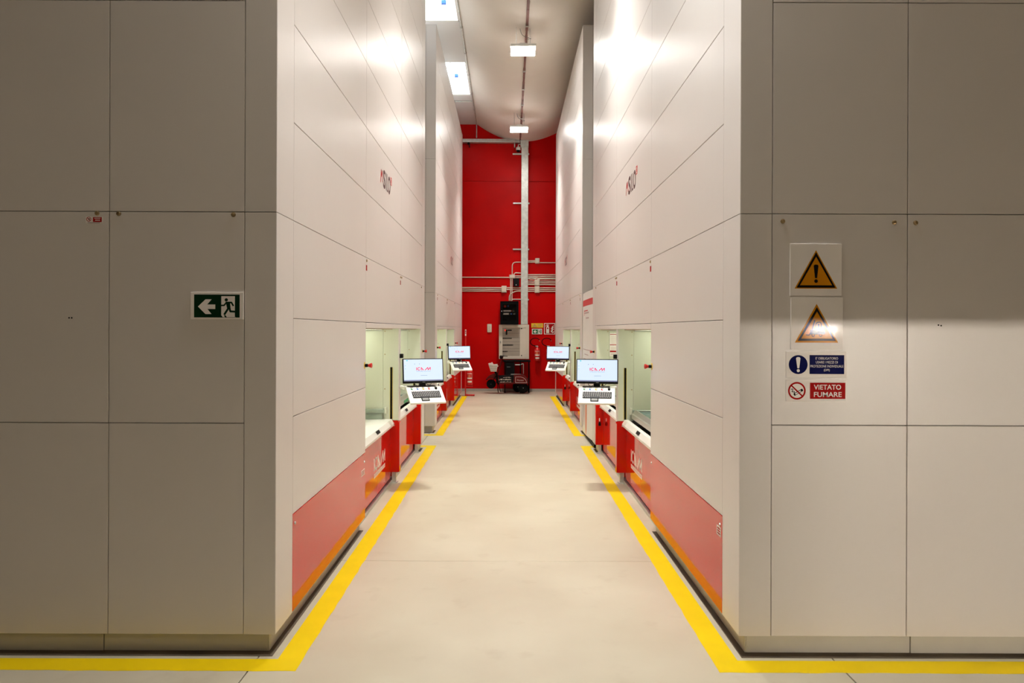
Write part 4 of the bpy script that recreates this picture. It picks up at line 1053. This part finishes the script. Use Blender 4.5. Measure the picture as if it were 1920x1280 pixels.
# red extinguisher stand at the far left
SY = 16.98
t = Thing('extinguisher_stand', 'slim red pole stand with a foot bar at far left by red wall', 'stand', P(873, 740, SY)[:2] + (0,))
sx = P(873.2, 0, SY)[0]
t.part('pole', lambda bm: cyl(bm, (sx, SY, .02), (sx, SY, 1.60), .014, n=12), 'red_plastic')
t.part('foot_bar', lambda bm: tube(bm, fillet([(sx, SY, .022), (sx + .22, SY - .02, .022)], .02), .02, 10), 'red_plastic')
t.part('foot_bar', lambda bm: tube(bm, [(sx, SY - .01, .018), (sx + .02, SY + .22, .018)], .018, 10), 'red_plastic')
t.part('label_plate', lambda bm: box(bm, sx - .016, sx + .016, SY - .022, SY - .0145, 1.45, 1.60), 'sign_white')
t.part('label_print', lambda bm: (box(bm, sx - .012, sx + .012, SY - .0235, SY - .0222, 1.505, 1.53), box(bm, sx - .012, sx + .012, SY - .0235, SY - .0222, 1.545, 1.58)), 'sign_red')
t.part('cradle', lambda bm: (box(bm, sx + .01, sx + .17, SY + .02, SY + .035, .24, .27), box(bm, sx + .01, sx + .17, SY - .06, SY + .11, .225, .238)), 'red_plastic')
extinguisher(881.2, 690, 721.5, SY + .02, 'red fire extinguisher on the red pole stand at far left', hose=False)

# ------------------------------------------------------------------ little red moped
MY = 17.62
def mp(u, v, dy=0.0):     # u,v: offsets in the photograph's pixels around the moped
    p = P(u, v, MY); return (p[0], MY + dy, p[2])
T = Thing('toy_moped', 'small dark red moped with front basket parked before the red wall', 'moped', mp(950, 735.9))
def wheel(px, py, r, dy, w, name='wheel'):
    c = mp(px, py, dy)
    o = T.part(name, lambda bm: lathe(bm, [(r*.55, -w*.5), (r*.86, -w*.5), (r*.98, -w*.3), (r, 0), (r*.98, w*.3), (r*.86, w*.5), (r*.55, w*.5)], c, 'Y', 28), 'rubber', smooth=True)
    T.part('hub', lambda bm: lathe(bm, [(r*.5, -w*.52), (r*.46, -w*.6), (r*.12, -w*.62)], c, 'Y', 16), 'black_metal', o)
    T.part('axle', lambda bm: cyl(bm, (c[0], c[1] - w*.66, c[2]), (c[0], c[1] - w*.6, c[2]), .010, n=10), 'grey_plastic', o)
wheel(921.3, 719.6, .117, 0, .07)
wheel(981.3, 726.3, .098 + .03, -.10, .06)
wheel(971.5, 725.6, .098 + .035, .12, .06)
T.part('front_fender', lambda bm: prism(bm, [(911,712),(914,707),(919,703),(926,700.5),(931,699.5),(931,712),(928,710),(924,709.6),(918,709.6)], lambda a, b: mp(a, b, -.05), lambda a, b: mp(a, b, .05)), 'dark_red_paint')
T.part('front_lamp', lambda bm: lathe(bm, [(.02, 0), (.022, .03), (.012, .05)], mp(911.5, 711, 0), 'X', 12), 'black_plastic')
T.part('leg_shield', lambda bm: prism(bm, [(930,699),(933,698),(935,717),(938,719),(934,720),(931,716)], lambda a, b: mp(a, b, -.13), lambda a, b: mp(a, b, .13)), 'black_metal')
T.part('fork', lambda bm: (tube(bm, [mp(931, 703, -.05), mp(921.3, 719.6, -.05)], .010, 8), tube(bm, [mp(931, 703, .05), mp(921.3, 719.6, .05)], .010, 8)), 'black_metal')
T.part('stem', lambda bm: tube(bm, [mp(931.5, 718), mp(934, 700), mp(938.5, 683), mp(943, 667)], .020, 10), 'dark_red_paint', smooth=True)
T.part('handlebar', lambda bm: (tube(bm, fillet([mp(938.5, 671, -.22), mp(941.5, 667.2, -.12), mp(943, 666.4, 0), mp(944, 667.2, .12), mp(946, 668, .2)], .05), .010, 8), tube(bm, [mp(943, 667.2, -.12), mp(951.8, 667.4, -.13)], .007, 8)), 'black_metal')
T.part('headlamp', lambda bm: lathe(bm, [(.02, .05), (.042, .02), (.045, -.01), (.03, -.03)], mp(939.2, 669.2, -.05), 'X', 16), 'black_plastic', smooth=True)
T.part('deck', lambda bm: prism(bm, [(935,716.5),(964,716),(965,719),(937,719)], lambda a, b: mp(a, b, -.14), lambda a, b: mp(a, b, .14)), 'dark_red_paint')
bx = T.part('battery_box', lambda bm: prism(bm, [(935.2,704),(963.3,702.6),(963.3,716),(935.5,716.4)], lambda a, b: mp(a, b, -.13), lambda a, b: mp(a, b, .13)), 'black_plastic')
rnd = random.Random(5)
def decal(bm):
    f = lambda a, b: mp(a, b, -.1315)
    for (y0, y1, n, x0, x1) in ((706.2, 707.8, 9, 944, 959), (709.6, 712.4, 9, 936, 959.5), (714.3, 716.2, 8, 938, 959)):
        for i in range(n):
            a = x0 + (x1-x0)*i/n; w = (x1-x0)/n*rnd.uniform(.45, .85); dz = rnd.uniform(-.5, .5)
            flat(bm, [[(a, y0 + dz), (a + w, y0 + dz + rnd.uniform(-.4, .4)), (a + w*.9, y1 - .4), (a + w*.1, y1 - .4 + rnd.uniform(-.4, .3))]], f)
T.part('decal', decal, 'cabinet_beige', bx)
rb = T.part('rear_body', lambda bm: prism(bm, [(963.8,701.5),(978,701.2),(984,703.5),(988.5,708.5),(991.5,716.5),(990,718.6),(964,718.6)], lambda a, b: mp(a, b, -.15), lambda a, b: mp(a, b, .15)), 'dark_red_paint')
def outline(bm):
    f = lambda a, b: mp(a, b, -.1515)
    flat(bm, stroke2([(966.8,705.6),(976.5,705.6),(981.5,707.2),(985.5,710.5),(988,716.3),(966.8,716.3)], .75, True, .3), f)
    flat(bm, text2('Pioneer', 976.2, 711.6, w=12.5, h=3.2, flip=True), f)
T.part('outline_print', outline, 'print_grey', rb)
T.part('seat_rail', lambda bm: (box(bm, mp(958, 0)[0], mp(976.5, 0)[0], MY - .1, MY + .1, mp(0, 701.8)[2], mp(0, 700.9)[2]), ), 'steel')
T.part('kickstand', lambda bm: (tube(bm, [mp(933.2, 717, -.08), mp(934.8, 735.6, -.11)], .011, 8), tube(bm, [mp(934.5, 717, .08), mp(938.8, 735.2, .11)], .011, 8), tube(bm, [mp(934, 719, -.1), mp(934, 719, .1)], .011, 8)), 'black_metal')
bk = T.part('basket', lambda bm: prism(bm, [(916.5,683),(933.5,684),(931.5,696),(920.5,696)], lambda a, b: mp(a, b, -.10), lambda a, b: mp(a, b, .08)), 'cabinet_beige')
def wires(bm):
    for i in range(6):
        x = 918.5 + 2.4*i; tube(bm, [mp(x, 683.2, -.1015), mp(920.8 + 2.0*i, 695.8, -.1015)], .003, 5)
    for v in (686, 690, 694): tube(bm, [mp(917.6 + (v-684)*.28, v, -.1015), mp(933 - (v-684)*.16, v, -.1015)], .003, 5)
T.part('basket_wire', wires, 'grey_plastic', bk)
T.part('basket_bracket', lambda bm: prism(bm, [(927,696.2),(931.5,696.2),(931.5,700),(928,700)], lambda a, b: mp(a, b, -.03), lambda a, b: mp(a, b, .03)), 'black_metal')
t = Thing('crumpled_papers', 'crumpled white papers sticking out of the moped basket', 'paper', mp(922, 684))
def paper(bm):
    rn = random.Random(2)
    for base in ([(915.6,681.2),(919,680),(921.5,684.5),(917.5,684.8)], [(919.5,682),(922.2,678.8),(925,683),(922,684.6)], [(922.5,682.6),(932.5,682.0),(932.8,684.6),(923.5,684.6)], [(932,685),(934.2,685.6),(933.4,687.2),(932,687)]):
        d0 = rn.uniform(-.10, -.02)
        prism(bm, base, lambda a, b: mp(a, b, d0 - .005), lambda a, b: mp(a + .8, b, d0 + .06))
t.part('paper_sheet', paper, 'paper')

# black side table and box behind the moped
TY = 17.98
def tp(u, v, dy=0.0):
    p = P(u, v, TY); return (p[0], TY + dy, p[2])
t = Thing('side_table', 'small black metal table under the electrical cabinet', 'table', tp(970, 733))
t.part('table_top', lambda bm: (box(bm, tp(944, 0)[0], tp(994.5, 0)[0], TY - .17, TY + .2, tp(0, 677.6)[2], tp(0, 675)[2], .004)), 'black_metal')
for u in (947, 976, 981.5, 992):
    if u in (981.5,): continue
    for dy in (-.15, .18):
        t.part('leg', lambda bm: tube(bm, [tp(u, 677.5, dy), (tp(u, 0)[0], TY + dy, 0)], .012, 8), 'black_metal')
t.part('cross_bar', lambda bm: tube(bm, fillet([tp(966, 683, -.15), tp(976, 683, -.15), tp(981.5, 680, -.15), tp(981.5, 700, -.15)], .05), .010, 8), 'steel')
t.part('lower_shelf', lambda bm: box(bm, tp(947, 0)[0], tp(992, 0)[0], TY - .15, TY + .18, .34, .352), 'black_metal')
bxz = .353
t = Thing('black_box', 'black equipment box on the shelf of the small table', 'box', (tp(953.5, 0)[0], TY, bxz))
t.part('case', lambda bm: box(bm, tp(948.2, 0)[0], tp(965, 0)[0], TY - .14, TY + .15, bxz, .765, .006), 'black_plastic')
t.part('handle', lambda bm: tube(bm, fillet([(tp(951, 0)[0], TY - .14, .66), (tp(951, 0)[0], TY - .165, .66), (tp(957, 0)[0], TY - .165, .66), (tp(957, 0)[0], TY - .14, .66)], .01), .006, 8), 'grey_plastic')
